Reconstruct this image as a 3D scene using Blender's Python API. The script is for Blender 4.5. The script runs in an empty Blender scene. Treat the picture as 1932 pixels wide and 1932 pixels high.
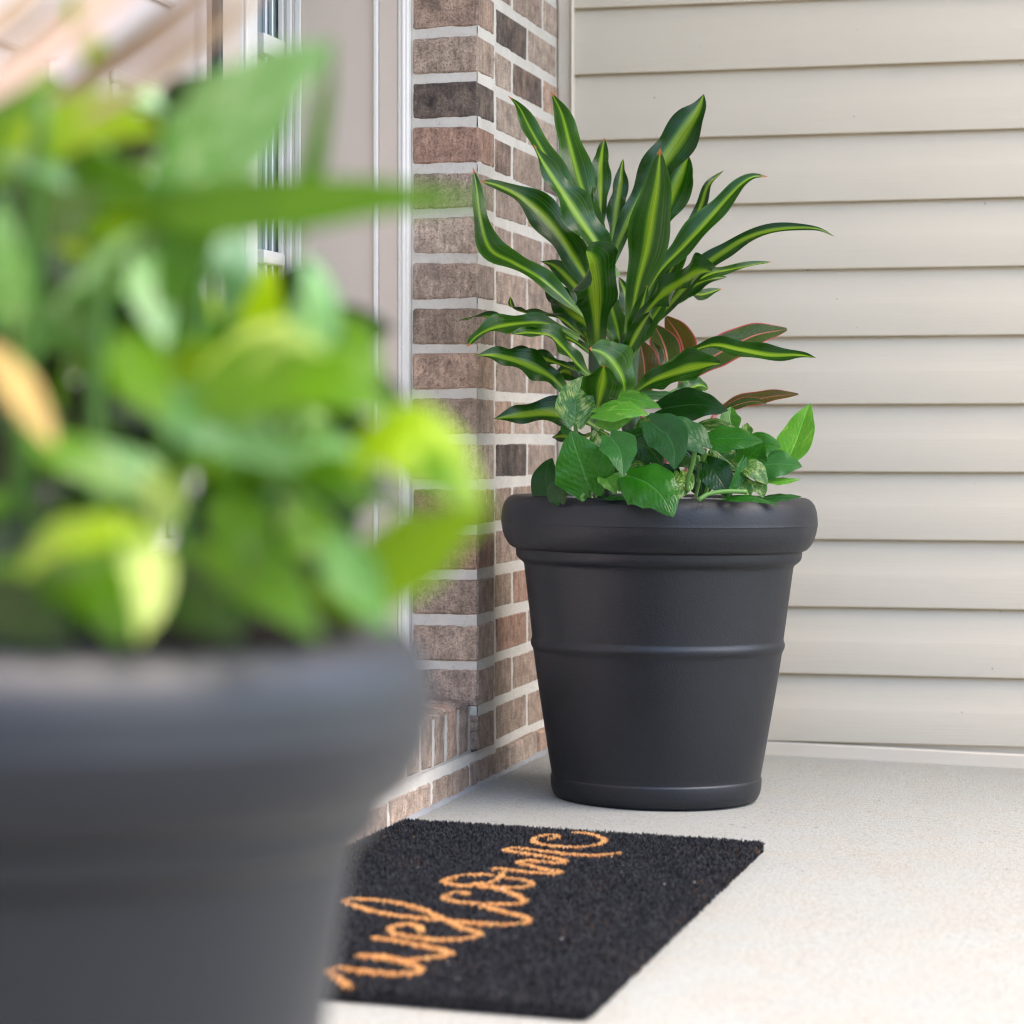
import bpy, bmesh, math, random
from mathutils import Vector, Matrix, noise
from math import radians, sin, cos, pi

S = bpy.context.scene
COL = S.collection
random.seed(7)

# ------------------------------------------------------------------ camera
F = 5000.0            # focal length in pixels of a 1932 px wide frame
CZ = 0.511            # eye height above the floor at the foot of the wall
CX, HY = 966.0, 840.0
cd = bpy.data.cameras.new("camera")
cam = bpy.data.objects.new("camera", cd); COL.objects.link(cam)
cam.location = (0, 0, CZ); cam.rotation_euler = (radians(90), 0, 0)
cd.sensor_width = 36; cd.lens = F / 1932 * 36
cd.shift_y = -(966 - HY) / 1932
cd.clip_start = 0.05; cd.clip_end = 2000
cd.dof.use_dof = True; cd.dof.focus_distance = 3.80; cd.dof.aperture_fstop = 4.6
cd.dof.aperture_blades = 9
S.camera = cam

# ------------------------------------------------------------------ sky, sun, exposure
EL, AZ = radians(62), radians(100)
w = bpy.data.worlds.new("World"); S.world = w; w.use_nodes = True
nt = w.node_tree; nt.nodes.clear()
sky = nt.nodes.new("ShaderNodeTexSky"); sky.sky_type = 'NISHITA'; sky.sun_disc = False
sky.sun_elevation = EL; sky.sun_rotation = AZ; sky.dust_density = 2.6; sky.air_density = 1.0; sky.ozone_density = 1.0
bg = nt.nodes.new("ShaderNodeBackground"); bg.inputs[1].default_value = 0.14
wo = nt.nodes.new("ShaderNodeOutputWorld")
nt.links.new(sky.outputs[0], bg.inputs[0]); nt.links.new(bg.outputs[0], wo.inputs[0])
sl = bpy.data.lights.new("sun", 'SUN'); sl.energy = 0.9; sl.angle = radians(60); sl.color = (1.0, 0.86, 0.68)
so = bpy.data.objects.new("sun", sl); COL.objects.link(so)
sd = Vector((sin(AZ) * cos(EL), cos(AZ) * cos(EL), sin(EL)))
so.rotation_euler = (-sd).to_track_quat('-Z', 'Y').to_euler(); so.location = (2, -2, 4)
S.view_settings.view_transform = 'Standard'; S.view_settings.look = 'None'
S.view_settings.exposure = 2.3; S.view_settings.gamma = 1; S.view_settings.use_curve_mapping = False
S.cycles.use_denoising = True
S.cycles.max_bounces = 8; S.cycles.filter_width = 1.2

# ------------------------------------------------------------------ places
def P(px, py, Y):
    return Vector(((px - CX) * Y / F, Y, CZ - (py - HY) * Y / F))
OX, OY = -0.0508, 3.965                      # outer corner of the brick reveal
DX, DY = 0.2387, 0.9711                      # along the brick wall, away from us
NX, NY = 0.9711, -0.2387                     # out of the brick wall, along the siding
def W(t, w_, z): return Vector((OX + t * DX + w_ * NX, OY + t * DY + w_ * NY, z))
def t_at(px, w_):
    k = (px - CX) / F
    return (k * (OY + w_ * NY) - (OX + w_ * NX)) / (DX - k * DY)
def z_at(py, t, w_):
    return CZ - (py - HY) * W(t, w_, 0).y / F
SLOPE = 0.026
def floor_z(x, y): return -SLOPE * max(0, (x - OX) * NX + (y - OY) * NY) - 0.0005
TS = 0.600                                   # where the siding plane stands along the wall

# ------------------------------------------------------------------ helpers
def link(name, me, mat=None, parent=None):
    o = bpy.data.objects.new(name, me); COL.objects.link(o)
    for m in (mat if isinstance(mat, (list, tuple)) else [mat] if mat else []): me.materials.append(m)
    if parent: o.parent = parent
    return o
def obj(name, bm, mat=None, parent=None, smooth=False):
    me = bpy.data.meshes.new(name); bm.to_mesh(me); bm.free()
    if smooth:
        for p in me.polygons: p.use_smooth = True
    return link(name, me, mat, parent)
def raw(name, vs, fs, mat=None, parent=None, smooth=False):
    me = bpy.data.meshes.new(name); me.from_pydata([tuple(v) for v in vs], [], fs); me.update()
    if smooth: me.polygons.foreach_set("use_smooth", [True] * len(me.polygons))
    return link(name, me, mat, parent)
def tag(o, label=None, cat=None, group=None, kind=None):
    for k, v in (("label", label), ("category", cat), ("group", group), ("kind", kind)):
        if v: o[k] = v
    return o
def empty(name, loc, label, cat, group=None):
    o = bpy.data.objects.new(name, None); COL.objects.link(o); o.empty_display_size = .05
    return tag(o, label, cat, group)          # stays at the origin so that children keep world coordinates

def chamfer_box(bm, f, a0, a1, b0, b1, c0, c1, ch=.002, jit=0.0, col=None, lay=None):
    """box in coordinates (a,b,c) mapped by f, with cut edges"""
    A, B, C = (a0, a1), (b0, b1), (c0, c1); v = {}
    sg = (1, -1)
    for i in (0, 1):
        for j in (0, 1):
            for k in (0, 1):
                jj = [random.uniform(-jit, jit) * (1, .45, 1)[n] for n in range(3)]
                p = (A[i] + jj[0], B[j] + jj[1], C[k] + jj[2])
                dv = (sg[i] * ch, sg[j] * ch, sg[k] * ch)
                for ax in range(3):
                    q = [p[n] + (0 if n == ax else dv[n]) for n in range(3)]
                    v[i, j, k, ax] = bm.verts.new(f(*q))
    fs = []
    for s in (0, 1):
        fs.append([v[s, 0, 0, 0], v[s, 1, 0, 0], v[s, 1, 1, 0], v[s, 0, 1, 0]])
        fs.append([v[0, s, 0, 1], v[1, s, 0, 1], v[1, s, 1, 1], v[0, s, 1, 1]])
        fs.append([v[0, 0, s, 2], v[1, 0, s, 2], v[1, 1, s, 2], v[0, 1, s, 2]])
        for r in (0, 1):
            fs.append([v[0, s, r, 1], v[1, s, r, 1], v[1, s, r, 2], v[0, s, r, 2]])
            fs.append([v[s, 0, r, 0], v[s, 1, r, 0], v[s, 1, r, 2], v[s, 0, r, 2]])
            fs.append([v[s, r, 0, 0], v[s, r, 1, 0], v[s, r, 1, 1], v[s, r, 0, 1]])
    for i in (0, 1):
        for j in (0, 1):
            for k in (0, 1): fs.append([v[i, j, k, 0], v[i, j, k, 1], v[i, j, k, 2]])
    for q in fs:
        fc = bm.faces.new(q)
        if lay:
            for lp in fc.loops: lp[lay] = col
def wbox(bm, t0, t1, w0, w1, z0, z1, ch=.0015): chamfer_box(bm, W, t0, t1, w0, w1, z0, z1, ch)
def fixn(bm): bmesh.ops.recalc_face_normals(bm, faces=bm.faces)

def tube(name, pts, r0, r1, mat, parent, seg=8, n=14):
    pts = spline([Vector(p) for p in pts], n); vs, fs = [], []
    up = Vector((.3, -.8, .5))
    for i, p in enumerate(pts):
        T = (pts[min(i + 1, n)] - pts[max(i - 1, 0)]).normalized()
        a = T.cross(up).normalized(); b = T.cross(a); r = r0 + (r1 - r0) * i / n
        vs += [p + a * r * cos(2 * pi * k / seg) + b * r * sin(2 * pi * k / seg) for k in range(seg)]
    for i in range(n):
        fs += [(i * seg + k, i * seg + (k + 1) % seg, (i + 1) * seg + (k + 1) % seg, (i + 1) * seg + k) for k in range(seg)]
    fs += [tuple(range(seg))[::-1], tuple(n * seg + k for k in range(seg))]
    return raw(name, vs, fs, mat, parent, True)
def spline(pts, n):
    if len(pts) == 2: pts = [pts[0], (pts[0] + pts[1]) / 2, pts[1]]
    q = [pts[0] * 2 - pts[1]] + pts + [pts[-1] * 2 - pts[-2]]
    d = [0.0]
    for a, b in zip(pts, pts[1:]): d.append(d[-1] + max((b - a).length, 1e-6))
    out = []
    for i in range(n + 1):
        s = d[-1] * i / n; k = 0
        while k < len(pts) - 2 and s > d[k + 1]: k += 1
        u = (s - d[k]) / (d[k + 1] - d[k]); a, b, c, e = q[k:k + 4]
        out.append(.5 * (2 * b + (c - a) * u + (2 * a - 5 * b + 4 * c - e) * u * u + (3 * b - a - 3 * c + e) * u ** 3))
    return out

# ------------------------------------------------------------------ materials
def mat(name):
    m = bpy.data.materials.new(name); m.use_nodes = True; t = m.node_tree
    return m, t, t.nodes["Principled BSDF"]
def nd(t, kind, **kw):
    n = t.nodes.new(kind)
    for k, v in kw.items():
        if k.startswith("i_"): n.inputs[int(k[2:]) if k[2:].isdigit() else k[2:].replace("_", " ")].default_value = v
        else: setattr(n, k, v)
    return n
def noi(t, scale, vec=None, detail=4, rough=.55, dist=0.0):
    n = nd(t, "ShaderNodeTexNoise"); n.inputs["Scale"].default_value = scale; n.inputs["Detail"].default_value = detail
    n.inputs["Roughness"].default_value = rough; n.inputs["Distortion"].default_value = dist
    if vec: t.links.new(vec, n.inputs["Vector"])
    return n.outputs["Fac"]
def mapv(t, src, scale=(1, 1, 1), rot=(0, 0, 0)):
    m = nd(t, "ShaderNodeMapping"); m.inputs["Scale"].default_value = scale; m.inputs["Rotation"].default_value = rot
    t.links.new(src, m.inputs[0]); return m.outputs[0]
def ramp(t, fac, stops, interp='LINEAR'):
    r = nd(t, "ShaderNodeValToRGB"); r.color_ramp.interpolation = interp; e = r.color_ramp.elements
    while len(e) < len(stops): e.new(.5)
    for x, (p, c) in zip(e, stops):
        x.position = p; x.color = (c, c, c, 1) if isinstance(c, (int, float)) else (*c, 1)
    t.links.new(fac, r.inputs[0]); return r.outputs[0]
def mix(t, fac, a, b, mode='MIX'):
    m = nd(t, "ShaderNodeMix", data_type='RGBA', blend_type=mode)
    for s, v in ((m.inputs[0], fac), (m.inputs[6], a), (m.inputs[7], b)):
        if hasattr(v, "links"): t.links.new(v, s)
        else: s.default_value = v if isinstance(v, (int, float)) else (*v, 1)
    return m.outputs[2]
def mth(t, op, a, b=None, c=None):
    m = nd(t, "ShaderNodeMath", operation=op)
    for s, v in zip(m.inputs, (a, b, c)):
        if v is None: continue
        if hasattr(v, "links"): t.links.new(v, s)
        else: s.default_value = v
    return m.outputs[0]
def bump(t, bsdf, h, strength, dist=.002):
    b = nd(t, "ShaderNodeBump"); b.inputs["Strength"].default_value = strength; b.inputs["Distance"].default_value = dist
    t.links.new(h, b.inputs["Height"]); t.links.new(b.outputs[0], bsdf.inputs["Normal"]); return b
def pos(t): return nd(t, "ShaderNodeNewGeometry").outputs["Position"]

def plain(name, col, rough=.5, var=.06, bscale=60, bstr=.15, spec=.5, metal=0):
    m, t, b = mat(name); p = pos(t)
    n = noi(t, 9, p)
    lo, hi = [max(0, c * (1 - var)) for c in col], [min(1, c * (1 + var)) for c in col]
    t.links.new(mix(t, n, lo, hi), b.inputs["Base Color"])
    b.inputs["Roughness"].default_value = rough; b.inputs["Specular IOR Level"].default_value = spec; b.inputs["Metallic"].default_value = metal
    bump(t, b, noi(t, bscale, p), bstr, .001); return m

def brick_mat():
    m, t, b = mat("brick"); p = pos(t)
    vc = nd(t, "ShaderNodeVertexColor", layer_name="tone")
    mott = ramp(t, noi(t, 45, p, 6, .7), [(.35, .62), (.6, 1.15)])
    c = mix(t, 1, vc.outputs[0], mott, 'MULTIPLY')
    streak = ramp(t, noi(t, 1, mapv(t, p, (160, 160, 22)), 3), [(.4, .78), (.62, 1.1)])
    c = mix(t, .7, c, streak, 'MULTIPLY')
    grit = ramp(t, noi(t, 420, p, 2, .6), [(.34, .35), (.44, 1.0), (.62, 1.0), (.72, 1.55)])
    c = mix(t, .8, c, grit, 'MULTIPLY')
    dk = ramp(t, mth(t, 'SUBTRACT', mth(t, 'ADD', noi(t, 24, p, 6, .68), mth(t, 'MULTIPLY', vc.outputs[1], .55)), .55), [(.12, 0.), (.62, .9)])
    c = mix(t, dk, c, (.035, .031, .032))
    lime = ramp(t, noi(t, 16, p, 5, .7, .6), [(.62, 0.), (.76, .55)])
    c = mix(t, lime, c, (.46, .40, .35))
    t.links.new(c, b.inputs["Base Color"]); b.inputs["Roughness"].default_value = .88; b.inputs["Specular IOR Level"].default_value = .25
    h = mth(t, 'ADD', mth(t, 'MULTIPLY', noi(t, 60, p, 6, .7), .8), mth(t, 'MULTIPLY', ramp(t, noi(t, 260, p, 3, .6), [(.32, 0.), (.5, 1.)]), .5))
    bump(t, b, h, .9, .0035); return m
def mortar_mat():
    m, t, b = mat("mortar"); p = pos(t)
    c = mix(t, noi(t, 18, p, 5, .65), (.52, .475, .41), (.78, .73, .655))
    c = mix(t, ramp(t, noi(t, 200, p, 3), [(.62, 0.), (.72, .5)]), c, (.32, .30, .27))
    t.links.new(c, b.inputs["Base Color"]); b.inputs["Roughness"].default_value = .95; b.inputs["Specular IOR Level"].default_value = .2
    bump(t, b, noi(t, 150, p, 6, .7), .8, .003); return m
def concrete_mat():
    m, t, b = mat("broom_concrete"); p = pos(t)
    c = mix(t, noi(t, 3.2, p, 6, .6), (.315, .325, .312), (.38, .392, .38))
    c = mix(t, ramp(t, noi(t, 11, p, 5, .7), [(.38, .5), (.62, 0.)]), c, (.37, .345, .29))
    c = mix(t, ramp(t, noi(t, 210, p, 3, .6), [(.36, .75), (.48, 0.)]), c, (.25, .235, .20))
    c = mix(t, ramp(t, noi(t, 1.3, p, 6, .72), [(.50, 0.), (.72, .35)]), c, (.32, .305, .255))
    c = mix(t, ramp(t, noi(t, 60, p, 2, .5), [(.735, 0.), (.755, .75)]), c, (.13, .11, .09))
    c = mix(t, ramp(t, noi(t, 560, p, 2), [(.62, 0.), (.72, .5)]), c, (.70, .68, .64))
    t.links.new(c, b.inputs["Base Color"]); b.inputs["Roughness"].default_value = .78; b.inputs["Specular IOR Level"].default_value = .35
    h = mth(t, 'ADD', noi(t, 300, p, 4, .7), mth(t, 'MULTIPLY', noi(t, 90, p, 4, .6), .8))
    bump(t, b, h, .8, .004); return m
def siding_mat():
    m, t, b = mat("vinyl_siding"); p = pos(t)
    c = mix(t, noi(t, 1.6, p, 4), (.625, .555, .44), (.665, .595, .48))
    c = mix(t, ramp(t, noi(t, 95, p, 1, .4), [(.815, 0.), (.825, .6)]), c, (.17, .14, .11))
    sm = ramp(t, noi(t, 1, mapv(t, p, (5, 5, 30), (0, 0, radians(-13.8))), 4, .6), [(.55, 0.), (.8, .14)])
    c = mix(t, sm, c, (.42, .39, .35))
    t.links.new(c, b.inputs["Base Color"]); b.inputs["Roughness"].default_value = .5; b.inputs["Specular IOR Level"].default_value = .4
    v = mapv(t, p, (6, 6, 320), (0, 0, radians(13.8)))
    bump(t, b, noi(t, 1.6, v, 4, .65), .28, .0014); return m
def pot_mat():
    m, t, b = mat("charcoal_plastic"); p = pos(t)
    c = mix(t, noi(t, 7, p, 5), (.0038, .0052, .0090), (.0060, .0080, .0130))
    c = mix(t, ramp(t, noi(t, 14, p, 5, .7), [(.62, 0.), (.85, .3)]), c, (.03, .03, .033))
    t.links.new(c, b.inputs["Base Color"])
    scr = ramp(t, noi(t, 1, mapv(t, p, (14, 14, 260), (.25, .2, 0)), 2, .5), [(.70, 0.), (.76, 1.)])
    scr = mth(t, 'MULTIPLY', scr, ramp(t, noi(t, 7, p, 2), [(.58, 0.), (.66, 1.)]))
    c = mix(t, mth(t, 'MULTIPLY', scr, .35), c, (.11, .11, .115))
    t.links.new(c, b.inputs["Base Color"])
    t.links.new(ramp(t, noi(t, 6, p, 5, .65), [(.3, .38), (.7, .54)]), b.inputs["Roughness"])
    b.inputs["Specular IOR Level"].default_value = .5
    vo = nd(t, "ShaderNodeTexVoronoi"); vo.inputs["Scale"].default_value = 380; t.links.new(p, vo.inputs["Vector"])
    bump(t, b, mth(t, 'ADD', vo.outputs["Distance"], noi(t, 180, p)), .16, .0012); return m
def fibre_mat(name, a, b_):
    m, t, b = mat(name); p = pos(t)
    c = mix(t, noi(t, 260, p, 3, .7), a, b_)
    c = mix(t, ramp(t, noi(t, 60, p, 4, .7), [(.60, 0.), (.78, .5)]), c, tuple(min(1, x * 1.9 + .006) for x in b_))
    t.links.new(c, b.inputs["Base Color"]); b.inputs["Roughness"].default_value = .75; b.inputs["Specular IOR Level"].default_value = .25
    return m

def leaf_base(name, rough=.32, trans=.22):
    m, t, b = mat(name)
    uv = nd(t, "ShaderNodeUVMap"); sx = nd(t, "ShaderNodeSeparateXYZ"); t.links.new(uv.outputs[0], sx.inputs[0])
    u, v = sx.outputs[0], sx.outputs[1]
    x = mth(t, 'ABSOLUTE', mth(t, 'MULTIPLY_ADD', u, 2, -1))      # 0 at the midrib, 1 at the edge
    rnd = nd(t, "ShaderNodeObjectInfo").outputs["Random"]
    b.inputs["Roughness"].default_value = rough; b.inputs["Specular IOR Level"].default_value = .34
    def finish(col, h, bs=.3, bd=.002):
        hsv = nd(t, "ShaderNodeHueSaturation"); t.links.new(col, hsv.inputs["Color"])
        t.links.new(mth(t, 'MULTIPLY_ADD', rnd, .75, .65), hsv.inputs["Value"])
        t.links.new(mth(t, 'MULTIPLY_ADD', rnd, -.02, .51), hsv.inputs["Hue"])
        t.links.new(hsv.outputs[0], b.inputs["Base Color"])
        bp = bump(t, b, h, bs, bd)
        tr = nd(t, "ShaderNodeBsdfTranslucent"); t.links.new(mix(t, 1, hsv.outputs[0], (1.5, 1.7, .55), 'MULTIPLY'), tr.inputs[0])
        ms = nd(t, "ShaderNodeMixShader"); ms.inputs[0].default_value = trans
        t.links.new(b.outputs[0], ms.inputs[1]); t.links.new(tr.outputs[0], ms.inputs[2])
        t.links.new(ms.outputs[0], t.nodes["Material Output"].inputs[0])
        return m
    return t, b, uv.outputs[0], u, v, x, rnd, finish
def dracaena_mat():
    t, b, uv, u, v, x, rnd, fin = leaf_base("striped_leaf", .19, .14)
    us = mth(t, 'ADD', mth(t, 'MULTIPLY', noi(t, 1, mapv(t, uv, (26, .8, 1)), 2, .5), .6), mth(t, 'MULTIPLY', noi(t, 1, mapv(t, uv, (70, .9, 1)), 2, .5), .4))   # lengthwise streaks
    xs = mth(t, 'ADD', mth(t, 'MULTIPLY_ADD', us, .62, mth(t, 'ADD', x, -.31)), mth(t, 'MULTIPLY_ADD', rnd, .28, -.12))
    c = ramp(t, xs, [(.05, (.27, .39, .022)), (.16, (.16, .28, .012)), (.26, (.055, .145, .006)), (.34, (.013, .062, .0015)), (.85, (.008, .043, .0015)), (1., (.02, .085, .003))])
    c = mix(t, ramp(t, us, [(.38, .85), (.47, 0.)]), c, (.03, .105, .008))
    c = mix(t, ramp(t, v, [(.02, .8), (.2, 0.)]), c, (.15, .27, .06))
    tip = mth(t, 'MULTIPLY', ramp(t, mth(t, 'MULTIPLY_ADD', noi(t, 9, uv), .03, v), [(.975, 0.), (.987, 1.)]), ramp(t, rnd, [(.42, 0.), (.46, 1.)]))
    c = mix(t, tip, c, (.34, .12, .03))
    return fin(c, mth(t, 'ADD', us, noi(t, 30, uv)), .30, .0015)
def vein_h(t, x, v, n=9, sl=.42):
    wv = mth(t, 'SINE', mth(t, 'MULTIPLY', mth(t, 'MULTIPLY_ADD', x, -sl, v), n * 2 * pi))
    mid = ramp(t, x, [(.0, 0.), (.07, 1.)])
    return mth(t, 'ADD', mth(t, 'MULTIPLY', wv, .10), mid)
def pothos_mat(name, green, light, amount, rough=.3, trans=.22, vein=.3, spec=None):
    t, b, uv, u, v, x, rnd, fin = leaf_base(name, rough, trans)
    if spec: b.inputs["Specular IOR Level"].default_value = spec
    off = nd(t, "ShaderNodeVectorMath", operation='ADD'); t.links.new(uv, off.inputs[0])
    cmb = nd(t, "ShaderNodeCombineXYZ"); t.links.new(mth(t, 'MULTIPLY', rnd, 37.), cmb.inputs[2]); t.links.new(cmb.outputs[0], off.inputs[1])
    sv = nd(t, "ShaderNodeCombineXYZ")                            # marbling runs with the side veins
    t.links.new(mth(t, 'MULTIPLY', u, 3.), sv.inputs[0]); t.links.new(mth(t, 'MULTIPLY', mth(t, 'MULTIPLY_ADD', x, -.42, v), 17.), sv.inputs[1]); t.links.new(mth(t, 'MULTIPLY', rnd, 37.), sv.inputs[2])
    mar = mth(t, 'ADD', mth(t, 'MULTIPLY', noi(t, .9, sv.outputs[0], 6, .75, 1.2), .55), mth(t, 'MULTIPLY', noi(t, 3.4, off.outputs[0], 5, .7, .8), .45))
    c = mix(t, noi(t, 4, off.outputs[0], 3), tuple(g * .8 for g in green), tuple(g * 1.2 for g in green))
    c = mix(t, ramp(t, mar, [(max(0, .72 - amount), 0.), (min(1, .87 - amount), 1.)]), c, light)
    c = mix(t, ramp(t, x, [(.0, .5), (.05, 0.)]), c, tuple(min(1, g * 2.2 + .02) for g in green))
    c = mix(t, ramp(t, x, [(.965, 0.), (1., .5)]), c, tuple(min(1, g * 2.0 + .03) for g in green))
    return fin(c, mth(t, 'ADD', vein_h(t, x, v), mth(t, 'MULTIPLY', noi(t, 13, off.outputs[0], 3), 1.1)), vein, .003)
def aglaonema_mat(name, green, red):
    t, b, uv, u, v, x, rnd, fin = leaf_base(name, .3, .25)
    sp = noi(t, 1, mapv(t, uv, (34, 60, 1)), 4, .7)
    c = mix(t, noi(t, 3, uv, 3), green, red)
    c = mix(t, ramp(t, sp, [(.56, 0.), (.66, .7)]), c, (.20, .22, .04))
    c = mix(t, ramp(t, x, [(.035, 1.), (.075, 0.)]), c, (.38, .13, .10))
    c = mix(t, ramp(t, x, [(.88, 0.), (.95, 1.)]), c, (.40, .06, .07))
    return fin(c, vein_h(t, x, v, 7, .6), .3, .002)

M_BRICK, M_MORTAR, M_CONC, M_SIDE, M_POT = brick_mat(), mortar_mat(), concrete_mat(), siding_mat(), pot_mat()
M_TRIM = plain("beige_trim", (.70, .62, .51), .45, .04, 40, .1)
M_WHITE = plain("white_paint", (.80, .755, .69), .6, .03, 50, .2)
M_JAMB = plain("greige_paint", (.66, .55, .455), .38, .04, 30, .25)
M_DOOR = plain("door_paint", (.74, .66, .63), .3, .03, 30, .1)
M_DARK = plain("dark_metal", (.015, .013, .014), .3, .1, 30, .05, .5, 0)
M_LINER = plain("white_plastic", (.72, .72, .72), .4, .03)
M_SOIL = plain("soil", (.035, .024, .016), .95, .5, 120, 1.0)
M_LAWN = plain("lawn_green", (.06, .10, .03), .9, .4, 12, .8)
M_STEM = plain("green_stem", (.08, .20, .03), .4, .2, 80, .2)
M_CANE = plain("cane", (.035, .07, .03), .5, .4, 60, .5)
M_REDSTEM = plain("red_stem", (.32, .10, .09), .4, .2, 80, .2)
M_DRAC = dracaena_mat()
M_PG = pothos_mat("pothos_green", (.018, .115, .006), (.14, .30, .05), .03, .22, .22, .5)
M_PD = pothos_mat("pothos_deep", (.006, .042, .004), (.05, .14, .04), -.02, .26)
M_PB = pothos_mat("pothos_blue", (.020, .100, .020), (.10, .24, .10), -.04, .36)
M_PV = pothos_mat("pothos_marbled", (.024, .11, .010), (.34, .42, .12), .24, .24)
M_PL = pothos_mat("pothos_light", (.075, .24, .022), (.28, .42, .08), .19, .26)
M_LIME = pothos_mat("lime_leaf", (.215, .335, .002), (.46, .48, .02), .18, .30, .28)
M_MID = pothos_mat("midgreen_leaf", (.070, .175, .0006), (.26, .36, .004), .17, .27, .24, .3, .5)
M_SHEEN = pothos_mat("painted_sheen_leaf", (.12, .29, .075), (.56, .68, .44), .21, .25, .15, .3, 1.0)  # sky sheen on the near leaves painted in as pale colour
M_CREAM = pothos_mat("cream_leaf", (.22, .34, .04), (.66, .66, .25), .26, .35, .35)
M_DEEP = pothos_mat("shade_leaf", (.008, .028, .0005), (.03, .07, .003), -.02, .36, .05)  # deep green darkened further to paint shaded gaps among the near leaves
M_DEAD = plain("withered_leaf", (.50, .34, .10), .6, .3)
M_AG = aglaonema_mat("red_edged_leaf", (.022, .075, .012), (.05, .05, .015))
M_AGR = aglaonema_mat("russet_leaf", (.075, .085, .010), (.085, .032, .012))
M_AGP = aglaonema_mat("pink_leaf", (.55, .33, .32), (.74, .58, .57))

# ------------------------------------------------------------------ ground and porch floor
def sheet(name, mat_, pts, nx=1, ny=1, amp=0):
    a, b, c, d = [Vector(p) for p in pts]; vs, fs = [], []
    for j in range(ny + 1):
        for i in range(nx + 1):
            u, v = i / nx, j / ny
            vs.append(a * (1 - u) * (1 - v) + b * u * (1 - v) + c * u * v + d * (1 - u) * v)
    for j in range(ny):
        for i in range(nx):
            k = j * (nx + 1) + i; fs.append((k, k + 1, k + nx + 2, k + nx + 1))
    return raw(name, vs, fs, mat_)
tag(sheet("lawn", M_LAWN, [(-600, -600, -.30), (600, -600, -.30), (600, 600, -.30), (-600, 600, -.30)]), kind="structure")
bm = bmesh.new()
def FW(t, w_, z): return W(t, w_, z - SLOPE * w_)
def slab():
    t0, t1, w0, w1 = -5.2, TS + .05, -.13, 2.35
    vs = [FW(t0, w0, 0), FW(t1, w0, 0), FW(t1, w1, 0), FW(t0, w1, 0)]
    vs += [v - Vector((0, 0, .22)) for v in vs]
    return vs, [(0, 3, 2, 1), (0, 1, 5, 4), (1, 2, 6, 5), (2, 3, 7, 6), (3, 0, 4, 7)]
bm.free(); vs, fs = slab()
tag(raw("porch_floor", vs, fs, M_CONC), kind="structure")

wv = [FW(-11, -.1, -.1), FW(-5.22, -.1, -.1), FW(-5.22, 2.35, -.1), FW(-11, 2.35, -.1)]
tag(raw("bounce_walk", wv, [(0, 3, 2, 1)], M_CONC), kind="structure")  # unseen pale slab added to bounce light up onto the pots
dv = [W(-9, 2.6, -.18), W(6, 2.6, -.18), W(6, 9, -.22), W(-9, 9, -.22)]
tag(raw("bounce_paving", dv, [(0, 3, 2, 1)], M_CONC), kind="structure")  # unseen paving added at the right for more up-light

# ------------------------------------------------------------------ brick wall
CP = 85.55 / F * OY                        # course height
def mz(k): return CZ - (58 + 85.55 * k - HY) * OY / F      # height of mortar joint k at the corner (k grows downwards)
bm = bmesh.new(); lay = bm.loops.layers.float_color.new("tone")
PAL = [(.42, .31, .235), (.47, .35, .27), (.53, .41, .325), (.40, .295, .225), (.50, .345, .255), (.46, .345, .275)]
def tone(dark=None, red=False):
    c = random.choice(PAL); j = random.uniform(.85, 1.15)
    if red: c = (.42, .26, .19)
    d = dark if dark is not None else (random.uniform(.5, .9) if random.random() < .08 else random.uniform(0, .18))
    return (c[0] * j, c[1] * j, c[2] * j, d)
MH = .0068                                 # half the joint
quoin_dark = {0: .42, 2: .95}; quoin_red = {3, 11, 12}
KTOP, KBOT = -24, 16
tA = t_at(935, -.012); tB = t_at(967, -.012)
field_dark = {(0, 1): .95, (1, 1): .95, (3, 0): .8, (10, 1): 1.0, (7, 2): .5, (5, 0): .4}
for k in range(KTOP, KBOT + 2):
    z0, z1 = mz(k) + MH, mz(k - 1) - MH
    if k == KBOT + 1: z0 = -.03
    jt = .0012
    if k <= KBOT:
        chamfer_box(bm, W, 0, .100, -.102, 0, z0, z1, .003, jt, tone(quoin_dark.get(k, .05), k in quoin_red), lay)
    off = tA if k % 2 == 0 else tB
    js = [off + .2135 * i for i in range(-2, 4)]
    if k == KBOT + 1:
        js = [t_at(p, 0) for p in (892, 960)] + [t_at(960, 0) + .2135 * i for i in (1, 2)]
        js = [j for j in js]
    n = 0
    lo = .108 if k <= KBOT else -.03
    edges = [lo] + [j for j in js if lo + .03 < j < TS + .02] + [TS + .03]
    for a, b in zip(edges, edges[1:]):
        g = .0068
        w1 = -.012 if k <= KBOT else -.003
        chamfer_box(bm, W, a + (g if a > lo else 0), b - g, -.10, w1, z0 + random.uniform(-.001, .001), z1, .003, jt,
                    tone(field_dark.get((k, n)), (k, n) in {(14, 1), (15, 2), (13, 1)}), lay)
        n += 1
# rowlock sill under the door and the stretcher course below it
ZR0, ZR1 = mz(16) + MH, .128
i = 0; t = -.012
def RL(t_, w_, z): return W(t_, w_, z + (.012 * (-(w_ + .012)) / .09 if z > .08 else 0))
while t > -4.9:
    if not (-4.9 < t < -2.05) :
        chamfer_box(bm, RL, t - .057, t, -.100, -.010 + random.uniform(-.001, .001), ZR0, ZR1 + random.uniform(-.002, .002), .004, .0015, tone(0), lay)
    t -= .0677 + random.uniform(-.0015, .0015); i += 1
t = t_at(892, 0) - .006
for i in range(12):
    chamfer_box(bm, W, t - .2035, t, -.10, -.003, -.03, mz(16) - MH, .004, .0015, tone(0), lay)
    t -= .2135
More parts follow.
